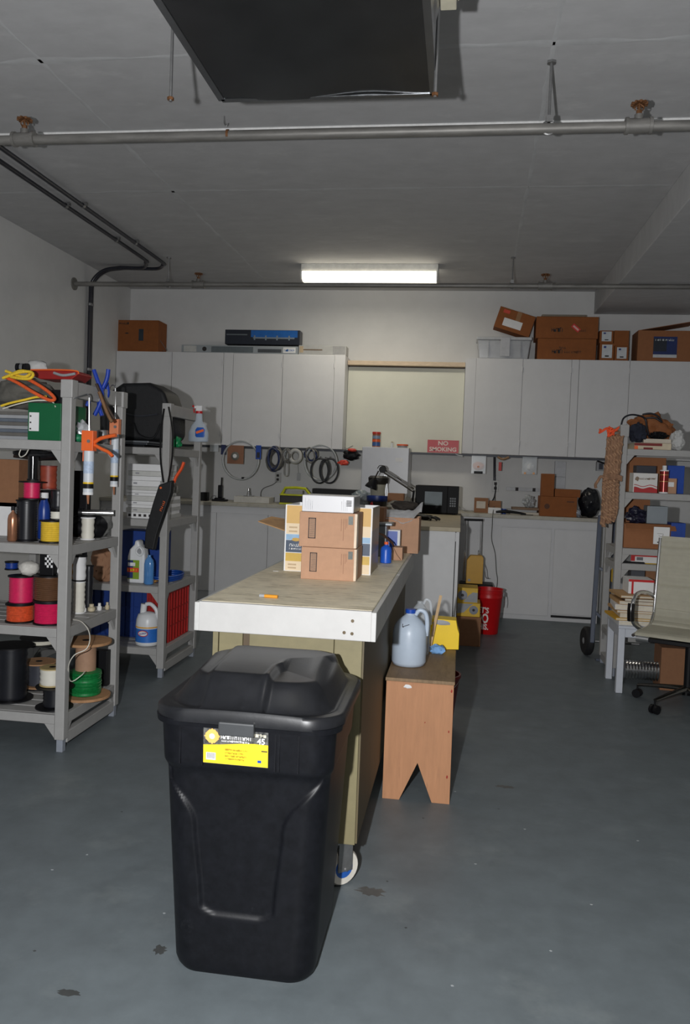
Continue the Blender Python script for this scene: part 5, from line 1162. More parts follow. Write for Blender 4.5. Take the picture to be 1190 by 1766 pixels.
tw = obj('tyre', G().lathe([(.07, -.030), (.098, -.030), (.112, -.018), (.114, 0), (.112, .018), (.098, .030), (.07, .030)], n=32), M('tyre_rubber', (26, 26, 28), .7), t, loc=(wx_, .06, .116), smooth=40); tw.rotation_euler = (0, math.pi / 2, math.radians(8))
hb_ = obj('wheel_hub', G().lathe([(.015, -.034), (.05, -.02), (.07, -.026), (.072, .0), (.07, .026), (.05, .02), (.015, .034)], n=28), GREYP, t, loc=(wx_, .06, .116), smooth=40); hb_.rotation_euler = (0, math.pi / 2, math.radians(8))
obj('axle', G().cyl((wx_, .06, .116), (B0[0] + .3, .06 - .02, .116), .009, n=10), STEEL, t)
# ---- braided rope hank hung at the rack corner
RPM2 = M('braided_rope_light', (172, 134, 104), .85, var=.3, scale=60, bump=.4)
RPM = M('braided_rope_tan', (150, 114, 88), .85, var=.4, scale=60, bump=.5, stretch=(1, 1, .35))  # strand darker than the yarn, shade of the braid's gaps in the colour
o = at(1056, 750, y=5.86)
t = thing('rope_hank', 'long hank of tan braided rope hanging from the right rack corner', 'rope', o)
L0 = [(1050, 752), (1046, 790), (1043, 830), (1042, 850), (1039, 880), (1038, 905)]; R0 = [(1071, 752), (1068, 790), (1066, 830), (1063, 850), (1062, 880), (1058, 896)]
nst = 7
for k in range(nst):
    f = k / (nst - 1); P = []
    for i, (a, b) in enumerate(zip(L0, R0)):
        dx_ = (b[0] - a[0]) * f; dyy = .02 * math.sin(f * math.pi)
        yv = 5.86 - dyy + .006 * math.sin(i * 2.1 + k * 1.7)
        w = at(a[0] + dx_ + 1.2 * math.sin(i * 1.9 + k * 2.3), a[1] + (b[1] - a[1]) * f + (6 * math.sin(k * 2.2) if i == 5 else 0), y=yv); P.append(w - o)
    g = G().tube(P, .0135, 8, sub=14)
    for v in g.b.verts: pass
    obj('rope_strand', g, RPM, t, smooth=70)
    # twisted second yarn around the strand
    Q = []; n = 60
    for q in range(n + 1):
        u = q / n * (len(P) - 1); i = min(int(u), len(P) - 2); p = P[i].lerp(P[i + 1], u - i); aa = q * 1.35 + k
        Q.append(p + Vector((.011 * math.cos(aa), .011 * math.sin(aa) - .003, 0)))
    obj('rope_yarn', G().tube(Q, .0065, 6, sub=2), RPM2, t, smooth=70)
P = [at(a, b, y=5.86) - o for a, b in ((1038, 826), (1048, 822), (1062, 823), (1071, 826))]
for k in range(3): obj('binding', G().tube([p + Vector((0, -.034, .012 * k - .012)) for p in P], .008, 8), RPM, t, smooth=70)
obj('loose_end', G().tube([at(a, b, y=5.80) - o for a, b in ((1042, 824), (1036, 822), (1032, 828), (1027, 836), (1028, 842))], .010, 8), RPM, t, smooth=70)
obj('hanging_loop', G().tube([(-.01, 0, 0), (.0, .03, .03), (.03, .08, .035), (1.112 - o.x, 5.97 - o.y, .02), (.03, .1, .0), (.0, .03, -.01)], .008, 8), RPM, t, smooth=70)
o = at(1052, 742, y=5.84); g = G()
for k in range(9):
    a0 = rnd.uniform(0, 6.28); q = Vector((rnd.uniform(-.03, .05), rnd.uniform(-.01, .02), rnd.uniform(-.015, .015)))
    g.tube([q + Vector((.02 * math.cos(a0 + s_ * 1.3) - .012 * s_ * (k % 3 == 0), .012 * math.sin(a0 + s_), .016 * math.sin(a0 + s_ * 1.9) - .008 * s_ * (k % 2))) for s_ in range(5)], .0055, 6)
ob = obj('orange_cord', g, M('orange_cord', (240, 90, 45), .7, var=.15), loc=o, smooth=70); tag(ob, 'knotted bright orange cord at the top of the rope hank', 'cord'); ob['kind'] = 'stuff'
# rack corner wrap behind the rope: end rail of the rack shows as a grey block
# ---------------------------------------------------------------- things on the floor by the peninsula
t = thing('luggage_trolley', 'black luggage trolley with chrome telescopic handle behind the red bucket', 'trolley', (.14, 7.56, 0))
def tp(a, b, y=7.68): w = at(a, b, y=y); return (w.x - .14, y - 7.56, w.z)
for a0_, a1_ in ((803, 805), (828, 830)):
    p, q = tp(a0_ - 1, 1000), tp(a1_, 898)
    obj('chrome_tube', G().cyl(p, q, .007, n=10), CHROME, t, smooth=40); m1 = lerp3(p, q, .5); obj('chrome_tube', G().cyl((m1[0] - .016, m1[1], m1[2] * 0 + p[2]), (m1[0] - .012, m1[1], m1[2]), .009, n=10), CHROME, t, smooth=40)
p, q = tp(801, 896), tp(833, 897); obj('handle_grip', G().tube([p, lerp3(p, q, .5), q], .014, 10, flat=.8), BLACK, t, smooth=60)
zt_ = tp(820, 1003)[2]; xl, xr_ = tp(792, 1005)[0], tp(849, 1005)[0]
obj('tool_box_body', G().box(xl, xr_, -.06, .16, .03, zt_), BLACK, t, bev=.012)
obj('side_wheel', G().cyl((xl - .02, .08, .06), (xl, .08, .06), .06, n=24), BLACK, t); obj('side_wheel', G().cyl((xr_, .08, .06), (xr_ + .02, .08, .06), .06, n=24), BLACK, t)
obj('green_knob', G().cyl((xr_ - .05, -.07, zt_ - .03), (xr_ - .05, -.06, zt_ - .03), .012), M('lime', (150, 170, 40), .5), t)
YD = M('dull_yellow_case', (205, 155, 30), .45, var=.06)
x0_, x1_, z0_, z1_ = span(804, 833, 958, 1005, 7.54, zt_ + .001)
t = thing('yellow_case', 'yellow case with cut corners standing on the black trolley', 'case', ((x0_ + x1_) / 2, 7.52, zt_ + .001)); hw = (x1_ - x0_) / 2; hh = z1_ - z0_
obj('case_body', G().prism_y([(-hw, 0), (hw, 0), (hw, hh * .92), (hw * .8, hh), (-hw * .55, hh), (-hw, hh * .82)], 0, .1), YD, t, bev=.003)
obj('round_badge', G().cyl((-hw * .6, -.001, hh * .12), (-hw * .6, 0, hh * .12), .012, n=16), GREYP, t)
obj('side_lever', G().tube([(hw, .05, hh * .7), (hw + .02, .03, hh * .5), (hw + .03, .02, hh * .24), (hw + .055, .02, hh * .2)], .004, 6), STEEL, t, smooth=60)
# brown box with two saw boxes
t, a_, b_ = carton('brown carton on the floor carrying the two yellow blade boxes', (786, 829, 1064, 1113), 6.66, .25, BROWN2, 0.0, tape=False)
zz = b_ + .001
for i, (px_, lab) in enumerate((((788, 828, 1040, 1064), 'lower yellow blade box with a round picture on the brown carton'), ((789, 824, 1014, 1040), 'upper yellow blade box with a round picture under the trolley'))):
    tt, a2, b2 = carton(lab, px_, 6.67, .22, M('blade_box_yellow', (218, 175, 30), .45), zz, tape=False)
    P = [(-a2 * .49, b2 * (.05 if i == 0 else .1)), (a2 * .49 if i else -a2 * .1, b2 * .06), (a2 * .49 if i else a2 * .0, b2 * .5), (a2 * .1, b2 * .62 if i else b2 * .8), (-a2 * .1, b2 * .45), (-a2 * .49, b2 * .55)]
    if i == 0: P = [(-a2 * .49, b2 * .95), (-a2 * .49, b2 * .2), (-a2 * .2, b2 * .3), (a2 * .05, b2 * .75), (a2 * .2, b2 * .95)]
    else: P = [(-a2 * .2, b2 * .05), (a2 * .49, b2 * .05), (a2 * .49, b2 * .7), (a2 * .25, b2 * .72), (a2 * .05, b2 * .5)]
    obj('grey_swoosh', G().prism_y(P, -.0014, -.0004), M('swoosh_grey', (150, 152, 155), .4), tt)
    obj('disc_picture', G().cyl((a2 * (.22 if i == 0 else -.25), -.0026, b2 * .5), (a2 * (.22 if i == 0 else -.25), -.001, b2 * .5), b2 * .32, n=24), M('disc_grey', (120, 122, 128), .3, .5), tt)
    obj('disc_centre', G().cyl((a2 * (.22 if i == 0 else -.25), -.0036, b2 * .5), (a2 * (.22 if i == 0 else -.25), -.001, b2 * .5), b2 * .10, n=16), INK, tt)
    zz += b2 + .001
# red bucket
w = at(846, 1094, z=0)
x0_, x1_, z0_, z1_ = span(815, 868, 1014, 1094, 7.35, 0)
t = thing('red_bucket', 'tall red bucket with white lettering in front of the base cabinets', 'bucket', (at(842, 1050, y=7.28).x, 7.28, 0))
rt = (at(868, 1018, y=7.28).x - at(842, 1050, y=7.28).x); hb = at(845, 1015, y=7.28).z; rb = rt * .74
RB = M('bucket_red', (200, 16, 22), .4, var=.05)
obj('bucket_body', G().lathe([(rb * .95, 0), (rb, .006), (rt * .955, hb * .80), (rt * .985, hb * .81), (rt * .985, hb * .83), (rt * .97, hb * .84), (rt * .97, hb * .90), (rt, hb * .905), (rt, hb * .925), (rt * .98, hb * .93), (rt * .985, hb * .985), (rt * 1.02, hb * .99), (rt * 1.02, hb), (rt * .97, hb), (rb * .95, .012)], n=40), RB, t, smooth=50)
obj('bail_ear', G().box(rt * .98, rt * 1.08, -.02, .02, hb * .84, hb * .93), GREYP, t, bev=.004)
obj('bail_handle', G().tube([(rt * 1.06, -.005, hb * .88), (rt * 1.12, -.03, hb * .74), (rt * 1.08, -.06, hb * .62)], .004, 6), STEEL, t, smooth=60)
def wrap(s, zc, size, a_c, sx=.8, bold=.03):
    cu = bpy.data.curves.new('lettering', 'FONT'); cu.body = s; cu.size = size; cu.align_x = 'RIGHT'; cu.align_y = 'CENTER'; cu.offset = bold * size; cu.extrude = .0008; cu.resolution_u = 2
    tmp = bpy.data.objects.new('tmp', cu); me = bpy.data.meshes.new_from_object(tmp); bpy.data.objects.remove(tmp)
    for v in me.vertices:
        zz_ = zc + v.co.y; rr_ = rb + (rt * .955 - rb) * zz_ / (hb * .8) + .0015 + v.co.z; a = a_c + v.co.x * sx / rr_
        v.co = (rr_ * math.sin(a), -rr_ * math.cos(a), zz_)
    me.materials.clear(); me.materials.append(M('letter_white', (235, 225, 220), .5)); ob = bpy.data.objects.new('lettering', me); C.objects.link(ob); ob.parent = t; ob['kind'] = 'stuff'
wrap("LET'S", hb * .54, .07, .02, .8); wrap("DO", hb * .355, .118, .02, .62); wrap("THIS.", hb * .17, .07, .04, .8)
# ---------------------------------------------------------------- on top of the wall cabinets
zl = ut + e; zr_ = ut2 + e; yt = UF + .02
BX3 = M('box_rust_brown', (138, 80, 36), .8, var=.12, bump=.05)
t, a_, b_ = carton('brown box in the corner on the left wall cabinets', (200, 273, 552, 605), yt + .02, .25, BX3, zl, tape=False)
obj('dark_label', G().box(a_ * .04, a_ * .15, -.0012, 0, b_ * .35, b_ * .72), M('label_dark_blue', (38, 50, 60), .5, var=.3), t)
scribble('lettering', t, -a_ * .46, b_ * .86, a_ * .26, .025, -.0002, INK, 7, 1, .95); obj('fish_mark', G().prism_y([(-a_ * .3, b_ * .58), (-a_ * .24, b_ * .61), (-a_ * .19, b_ * .58), (-a_ * .24, b_ * .56)], -.001, 0), INK, t)
P = [at(272, 586, y=yt), at(285, 604, y=yt)]; o = P[1]
tag(obj('bent_wire', G().tube([P[0] - o + Vector((.01, .05, 0)), P[1] - o + Vector((0, .05, .003)), P[1] - o + Vector((-.05, .06, .003))], .003, 6, smooth=False), STEEL, loc=o), 'thin bent wire standing beside the brown corner box', 'wire')
SLV = M('silver_long_box', (150, 156, 160), .4, var=.06)
t, a_, b_ = carton('long flat silver grey printed box on the left wall cabinets', (313, 514, 596, 609), yt, .16, SLV, zl, tape=False, prints=((.02, .13, .1, .9, M('box_pale', (190, 190, 186), .5), 'pale_panel'), (.26, .62, .1, .85, M('box_slate', (96, 104, 108), .4), 'slate_panel'), (.66, .86, .15, .6, M('box_dark', (70, 74, 78), .4), 'dark_panel'), (.875, .98, .15, .85, WHITE, 'white_panel')))
scribble('lettering', t, a_ * .385, b_ * .32, a_ * .085, .026, -.0022, M('logo_light_blue', (60, 110, 180), .5), 8, 2, .95)
obj('round_mark', G().cyl((-a_ * .30, -.001, b_ * .5), (-a_ * .30, 0, b_ * .5), b_ * .3, n=16), INK, t)
t2, a2, b2 = carton('white grey flat box at the right end above the left wall cabinets', (515, 597, 596, 611), yt, .16, M('box_offwhite', (172, 172, 170), .5), zl, tape=False, prints=((.72, .98, .05, .95, M('box_midgrey', (150, 150, 150), .5), 'grey_panel'), (.1, .5, .45, .58, M('brown_stick', (110, 90, 70), .5), 'tool_picture'), (.02, .1, .2, .9, M('tan_patch', (185, 165, 135), .5), 'tan_panel')))
BLK = M('box_black_blue', (26, 32, 44), .4)
t, a_, b3 = carton('long black and blue picture box lying on the silver box', (388, 517, 569, 595), yt, .14, BLK, zl + max(b_, b2) + .002, tape=False, prints=((.35, .97, .50, .97, M('picture_blue', (30, 95, 170), .35, var=.15), 'blue_picture'), (.38, .93, .40, .50, M('picture_grey', (120, 130, 140), .4), 'tool_picture'), (.02, .3, .62, .7, M('box_slate', (96, 104, 108), .4), 'grey_line')))
for u in (-.1, .05, .2, .36): obj('tool_part', G().box(a_ * u - .008, a_ * u + .008, -.0035, -.002, b3 * .30, b3 * .62), M('picture_grey', (120, 130, 140), .4), t)
# clear bin
x0_, x1_, z0_, z1_ = span(821, 917, 581, 620, yt, zr_); hw = (x1_ - x0_) / 2; hh = z1_ - zr_
t = thing('clear_bin', 'clear plastic storage bin with lid on the right wall cabinets', 'bin', ((x0_ + x1_) / 2, yt, zr_))
CLB2 = M('bin_clear', (190, 192, 196), .18, alpha=.72, var=.12, scale=8)
g = G(); D_ = .26
lo = [(-hw * .88, .02), (hw * .88, .02), (hw * .88, D_ - .02), (-hw * .88, D_ - .02)]; hi = [(-hw * .96, 0), (hw * .96, 0), (hw * .96, D_), (-hw * .96, D_)]
ra = [g.b.verts.new((x, y, 0)) for x, y in lo]; rb_ = [g.b.verts.new((x, y, hh * .86)) for x, y in hi]; g.skin([ra, rb_])
obj('bin_body', g, CLB2, t, bev=.01)
obj('lid', G().box(-hw, hw, -.008, D_ + .008, hh * .86, hh), M('lid_clear', (200, 202, 205), .2, alpha=.85), t, bev=.008)
obj('latch', G().box(-hw * .12, hw * .22, -.016, -.004, hh * .1, hh * .98), M('latch_grey', (185, 186, 190), .25), t, bev=.004)
for s_ in (-.55, .6): obj('rib', G().box(hw * s_ - .003, hw * s_ + .003, -.004, .012, hh * .05, hh * .84), CLB2, t)
# tilted box on the bin
o = at(886, 578, y=yt + .05); z_ = zr_ + hh
wbx = at(922, 570, y=yt + .05).x - at(855, 570, y=yt + .05).x; 
t = thing('cardboard_box', 'brown box tilted on top of the clear bin', 'box', (at(851, 570, y=yt + .06).x + .0, yt + .05, z_ + .004), ry=math.radians(17))
hb = .215; wb = .37
obj('carton', G().box(0, wb, 0, .20, -.0, hb), BX3, t, bev=.003)
t.location.z += .11 * 1.0; t.location.x -= .0
obj('white_label', G().box(wb * .2, wb * .72, -.0012, 0, hb * .18, hb * .55), WHITE, t); obj('red_stamp', G().box(wb * .12, wb * .3, -.0012, 0, hb * .76, hb * .92), M('red_stamp', (200, 70, 50), .6), t)
obj('tape', G().box(wb * .5, wb * .62, -.0010, 0, hb * .5, hb).box(wb * .5, wb * .62, 0, .2, hb, hb + .001), M('packing_tape', (150, 112, 76), .25), t)
# big pair
x0_, x1_, z0_, z1_ = span(927, 1032, 583, 620, yt, zr_)
t, a_, b_ = carton('lower large brown box right of the clear bin', (927, 1028, 584, 621), yt, .3, BX3, zr_, tape=False)
scribble('lettering', t, -a_ * .25, b_ * .30, a_ * .2, .045, -.0002, INK, 6, 3, .95); scribble('lettering', t, -a_ * .04, b_ * .31, a_ * .30, .034, -.0002, M('faint_ink', (100, 62, 40), .7), 10, 4, .8); scribble('lettering', t, -a_ * .13, b_ * .52, a_ * .12, .022, -.0002, INK, 5, 5, .9)
t, a_, b2 = carton('upper large brown box with a red sticker, on its twin', (925, 1032, 546, 583), yt - .005, .31, BX3, zr_ + b_ + .001, tape=False)
scribble('lettering', t, -a_ * .25, b2 * .30, a_ * .2, .045, -.0002, INK, 6, 3, .95); scribble('lettering', t, a_ * .20, b2 * .31, a_ * .12, .034, -.0002, M('faint_ink', (100, 62, 40), .7), 4, 4, .8)
obj('red_sticker', G().box(-.045, .045, -.002, -.001, -.022, .022, Matrix.Rotation(math.radians(40), 4, 'Y')), M('sticker_red', (205, 50, 45), .5), t, loc=(a_ * .14, -.001, b2 * .48)); obj('sticker_text', G().box(-.034, .034, -.003, -.002, -.009, .009, Matrix.Rotation(math.radians(40), 4, 'Y')), M('sticker_pink', (225, 170, 160), .5), t, loc=(a_ * .14, -.001, b2 * .48))
obj('top_film', G().box(-a_ * .42, a_ * .3, 0, .25, b2, b2 + .02), M('dull_film', (120, 110, 95), .5), t, bev=.006)
# four small labelled boxes
LBL = M('label_paper', (200, 204, 208), .6)
def small(lab, px, z0, y=yt + .01):
    t, a_, b_ = carton(lab, px, y, .16, BX3, z0, tape=False, prints=((.16, .86, .15, .92, LBL, 'white_label'),))
    obj('label_mark', G().box(-a_ * .22, -a_ * .05, -.0022, -.0016, b_ * .72, b_ * .84), M('mark_blue', (40, 60, 130), .5), t); obj('label_print', G().box(-a_ * .12, a_ * .15, -.0022, -.0016, b_ * .22, b_ * .30), INK, t); return b_
h1_ = small('lower left of four small labelled boxes beside the large pair', (1034, 1059, 592, 621), zr_)
h2_ = small('lower right of four small labelled boxes beside the large pair', (1060, 1084, 597, 621), zr_)
small('upper left of four small labelled boxes beside the large pair', (1034, 1058, 570, 591), zr_ + h1_ + .001)
t, a_, b_ = carton('plain upper right box of the four small boxes', (1059, 1085, 570, 596), yt + .01, .16, BX3, zr_ + h2_ + .001, tape=False)
t, a_, b_ = carton('large brown box with a navy label at the right end', (1100, 1200, 570, 621), yt - .005, .3, BROWN3, zr_, tape=False)
obj('navy_label', G().box(-a_ * .23, a_ * .18, -.0012, 0, b_ * .2, b_ * .80), M('label_navy2', (24, 44, 100), .5), t); obj('label_dark_half', G().box(-a_ * .23, a_ * .0, -.002, -.0013, b_ * .32, b_ * .74), M('label_black2', (30, 38, 50), .5), t); obj('label_strip', G().box(-a_ * .23, a_ * .18, -.002, -.0013, b_ * .12, b_ * .22), LBL, t)
scribble('lettering', t, -a_ * .20, b_ * .66, a_ * .34, .022, -.0021, LBL, 12, 8, .9)
obj('raised_flap', G().prism_y([(-a_ * .5, b_), (a_ * .5, b_ + .10), (a_ * .5, b_ + .095), (-a_ * .5, b_ - .004)], .0, .3), BROWN3, t)
# ---------------------------------------------------------------- wall above the counter: hanging tools
yh = 8.36; WLY = BY - .003
CLH = M('clear_hose', (178, 182, 184), .25, alpha=.8, var=.1)
def loop(label, cx_, cy_, rx_, ry_, r, mat, y=8.37, name='hose_coil', cat='hose', n=2, a0=0):
    o = at(cx_, cy_, y=y); sx_ = at(cx_ + rx_, cy_, y=y).x - o.x; sz_ = sx_ * ry_ / rx_
    g = G()
    for k in range(n): g.tube([((sx_ - .006 * k) * math.cos(a * math.pi / 6), .012 * k + .004 * math.sin(a), (sz_ - .004 * k) * math.sin(a * math.pi / 6)) for a in range(12)], r, 8, closed=True, sub=4)
    g.cyl((0, .02, sz_ + .02), (0, -.01, sz_ - .012), .004)
    return tag(obj(name, g, mat, loc=o, smooth=60), label, cat)
loop('big clear hose loop hanging at the left of the tool rail', 415, 794, 31, 32, .011, CLH, n=1)
obj('hose_joint', G().box(-.012, .012, -.01, .01, -.01, .01), BLACK, bpy.data.objects['hose_coil'], loc=(.03, 0, -.185))
loop('clear hose coil hanging beside the black rings', 553, 798, 28, 30, .009, CLH, n=2)
loop('left black ring of thick tubing under the rail', 551, 812, 15, 21, .009, CBM, n=1, y=8.36); loop('right black ring of thick tubing under the rail', 568, 812, 15, 21, .009, CBM, n=1, y=8.33)
loop('narrow black ring between the two wide ones', 560, 811, 9, 19, .006, CBM, n=1, y=8.30)
loop('grey white tape roll hanging next to the cable bundle', 509, 787, 9, 10, .022, M('tape_grey', (170, 170, 168), .5), n=1, name='tape_roll', cat='tape')
def card(label, px, y, dep, mat, name='hang_card', cat='package', prints=()):
    x0, x1, z0, z1 = span(*px, y); w_, h_ = x1 - x0, z1 - z0
    t = thing(name, label, cat, ((x0 + x1) / 2, y, z0)); obj('backing', G().box(-w_ / 2, w_ / 2, 0, dep, 0, h_), mat, t, bev=.002)
    for i, (u0, u1, v0, v1, pm, nm) in enumerate(prints): obj(nm, G().box(-w_ / 2 + u0 * w_, -w_ / 2 + u1 * w_, -.0012 - .0004 * i, 0, v0 * h_, v1 * h_), pm, t)
    return t, w_, h_
t, w_, h_ = card('brown carded pack with a round grey part hanging on the rail', (392, 420, 768, 800), 8.36, .01, M('card_brown_pack', (140, 96, 70), .5))
obj('round_part', G().lathe([(.04, -.01), (.045, 0), (.03, .008), (.018, .008)], n=24), M('part_grey', (110, 108, 100), .4), t, loc=(0, -.012, h_ * .42)).rotation_euler = (math.pi / 2, 0, 0)
obj('white_centre', G().lathe([(.022, 0), (.020, .006), (.01, .006)], n=20), WHITE, t, loc=(0, -.02, h_ * .42)).rotation_euler = (math.pi / 2, 0, 0)
card('narrow blue carded pack right of the big hose loop', (441, 450, 768, 792), 8.36, .01, BLUEP, prints=((.2, .8, .1, .5, M('dark_hole', (30, 34, 50), .5), 'dark_hole'),))
card('clear bag at the far left end of the tool rail', (362, 376, 767, 779), 8.36, .03, CLEAR, name='clear_bag', cat='bag')
card('small dark blue pack left of the brown carded pack', (381, 389, 767, 784), 8.36, .015, M('pack_navy', (26, 36, 80), .4))
def bundle(label, px, y, mats, n, r, seed, name='cable_bundle', cat='cable'):
    x0, x1, z0, z1 = span(*px, y); cxx, czz, hw, hh = (x0 + x1) / 2, (z0 + z1) / 2, (x1 - x0) / 2, (z1 - z0) / 2
    t = thing(name, label, cat, (cxx, y, czz)); rr = random.Random(seed)
    for k in range(n):
        s1, s2, ph = rr.uniform(.55, .95), rr.uniform(.6, .95), rr.uniform(-.4, .4)
        obj('cable_turn', G().tube([(hw * s1 * math.cos(a * math.pi / 5) + .1 * hw * ph, rr.uniform(-.008, .008) + .008 * k - .02, hh * s2 * math.sin(a * math.pi / 5 + ph) + hh * .05) for a in range(10)], r, 6, closed=True, sub=4), mats[k % len(mats)], t, smooth=60)
    obj('hook', G().cyl((0, .02, hh * .9), (0, -.03, hh * .9), .004), STEEL, t)
    return t
GC = M('cable_grey', (110, 108, 104), .5, var=.3); NC = M('cable_navy', (30, 44, 84), .5)
bundle('bundle of blue and grey cables under the cabinet door gap', (458, 487, 770, 815), 8.35, (NC, GC, GC, NC, GC, GC), 15, .011, 3)
bundle('grey wire bundle between the blue cables and the tape roll', (486, 503, 772, 800), 8.36, (GC, CLH), 8, .008, 4)
bundle('dark and clear cable bundle left of the black rings', (524, 548, 772, 800), 8.38, (GC, NC, CLH), 9, .008, 8)
o = at(494, 797, y=8.36)
tag(obj('wire_hook', G().tube([(-.01, 0, .02), (-.02, 0, -.02), (-.02, 0, -.13), (.02, 0, -.14), (.022, 0, -.02), (.01, 0, .02)], .004, 6), M('grey_hook', (150, 150, 148), .4, .5), loc=o, smooth=60), 'long grey wire hook hanging below the wire bundle', 'hook')
pathobj('white_string', 'thin string with a small white tag on the wall', 'string', ((514, 792, 8.66), (514, 805, 8.69), (515, 816, 8.70)), .002, GC)
card('small white tag hanging at the end of the string', (512, 518, 816, 829), 8.70, .004, M('tag_white', (170, 172, 174), .5), name='paper_tag', cat='tag')
# red and black clamps at cabinet corner
o = at(598, 785, y=8.30)
t = thing('bar_clamp', 'black bar clamps with red grips hanging at the cabinet corner', 'clamp', o)
RG = M('grip_red_orange', (205, 60, 40), .5)
obj('bar', G().cyl((.03, .05, -.03), (-.02, -.02, .06), .004), STEEL, t); obj('bar', G().cyl((-.02, -.02, .055), (.06, 0, .10), .003), STEEL, t); obj('bar', G().cyl((-.01, .0, -.04), (-.02, 0, .08), .006), STEEL, t)
obj('black_jaw', G().blob((.04, 0, 0), (.08, .035, .05), .4, 3, 3, seed=41), BLACK, t, smooth=50)
obj('red_grip', G().blob((.055, -.03, .055), (.045, .02, .016), .3, 3, 2, seed=2), RG, t, smooth=60); obj('red_grip', G().blob((-.03, -.02, -.08), (.05, .02, .026), .5, 4, 3, seed=5), RG, t, smooth=50)
# wall outlets and cords
def outlet(label, px, cordm=True):
    t, w_, h_ = card(label, px, WLY - .02, .02, M('outlet_grey', (178, 178, 176), .4), name='wall_outlet', cat='outlet')
    for v in (.3, .7): obj('socket', G().box(-w_ * .22, w_ * .22, -.003, 0, h_ * (v - .12), h_ * (v + .12)), INK, t, bev=.001)
    return t
outlet('wall outlet with a hanging cord on the left', (474, 484, 815, 832))
pathobj('power_cord', 'pale cord curling down the wall from the left outlet', 'cord', ((478, 830, 8.67), (470, 836, 8.64), (455, 842, 8.62), (450, 850, 8.62), (451, 862, 8.58), (458, 862, 8.50)), .004, M('cord_dark_grey', (90, 90, 88), .5))
outlet('wall outlet under the black conduit on the right', (849, 860, 828, 848))
pathobj('wall_conduit', 'thin black conduit running down to the right outlet', 'conduit', ((853, 787, 8.66), (853, 805, 8.68), (853, 822, 8.69), (853, 829, 8.69)), .013, CONM)
pathobj('power_cord', 'black cord looping from the right outlet to the worktop', 'cord', ((855, 836, 8.68), (854, 850, 8.6), (850, 862, 8.5), (840, 872, 8.42), (828, 877, 8.38)), .006, CBM)
pathobj('power_cord', 'thin cord hanging over the worktop edge down the cabinet', 'cord', ((854, 846, 8.68), (853, 868, 8.4), (850, 886, 8.06), (849, 905, 8.045), (848, 930, 8.045), (854, 955, 8.045), (856, 985, 8.045), (858, 1000, 8.045), (856, 1018, 8.045)), .004, M('cord_dark_grey', (90, 90, 88), .5))
# hanging bits right
t, w_, h_ = card('clear bag with orange contents and a black base under the rail', (813, 838, 786, 817), 8.35, .05, CLEAR, name='clear_bag', cat='bag')
obj('orange_contents', G().blob((0, .02, h_ * .42), (w_ * .4, .02, h_ * .24), .2, 3, 3, seed=3), M('faded_orange_net', (205, 140, 110), .6, var=.3, scale=60), t, smooth=60); obj('black_base', G().box(-w_ * .3, w_ * .3, -.01, .05, 0, h_ * .14), BLACK, t, bev=.004)
t, w_, h_ = card('clear bag of white crumpled parts under the rail', (901, 926, 788, 818), 8.35, .05, CLEAR, name='clear_bag', cat='bag')
obj('white_contents', G().blob((0, .015, h_ * .42), (w_ * .36, .02, h_ * .34), .3, 4, 3, seed=9), M('parts_white', (215, 218, 220), .5, bump=.4), t, smooth=60)
for s_ in (-.3, .3): obj('orange_corner', G().box(w_ * s_ - .01, w_ * s_ + .01, -.004, 0, 0, .02), M('corner_orange', (225, 165, 110), .5), t)
o = at(867, 790, y=8.36)
tag(obj('wooden_handle_tool', G().tube([(-.05, 0, .01), (.0, -.01, -.012), (.06, 0, .01)], .015, 10, flat=.8), M('worn_tan_wood', (140, 110, 80), .6), loc=o, smooth=60), 'short curved wooden handle hanging on the rail', 'tool')
card('narrow red tag hanging below the wooden handle', (860, 865, 797, 812), 8.36, .006, M('tag_red', (180, 40, 30), .5), name='red_tag', cat='tag')
pathobj('thin_bracket', 'small clear fitting on the rail right of the sign', 'fitting', ((783, 780, 8.33), (790, 785, 8.33), (798, 787, 8.33)), .008, CLH)
# electrical boxes
for i, (p, lab) in enumerate((((957, 976, 796, 822), 'upper of two white metal boxes on the wall left of the rope'), ((957, 975, 823, 842), 'lower of two white metal boxes on the wall left of the rope'))):
    card(lab, p, WLY - .06, .06, M('metal_box_white', (190, 192, 196), .5), name='electrical_box', cat='electrical box')
t, w_, h_ = card('small grey box with a dark window under the rail end', (1029, 1042, 796, 812), 8.5, .06, GREYP, name='control_box', cat='control box', prints=((.3, .85, .15, .8, M('dark_hole', (30, 34, 50), .5), 'dark_window'),))
pathobj('black_bracket', 'black bracket arm above the small grey box', 'bracket', ((1030, 795, 8.45), (1044, 800, 8.4)), .008, BLACK, sub=2)
t, w_, h_ = card('long pale magnetic tool bar with two dark blocks on the wall', (873, 930, 841, 847), WLY - .02, .02, M('bar_pale', (175, 176, 178), .4), name='tool_bar', cat='tool bar')
for u in (-.22, .30): obj('dark_block', G().box(w_ * u, w_ * u + .03, -.006, 0, .0, h_), INK, t)
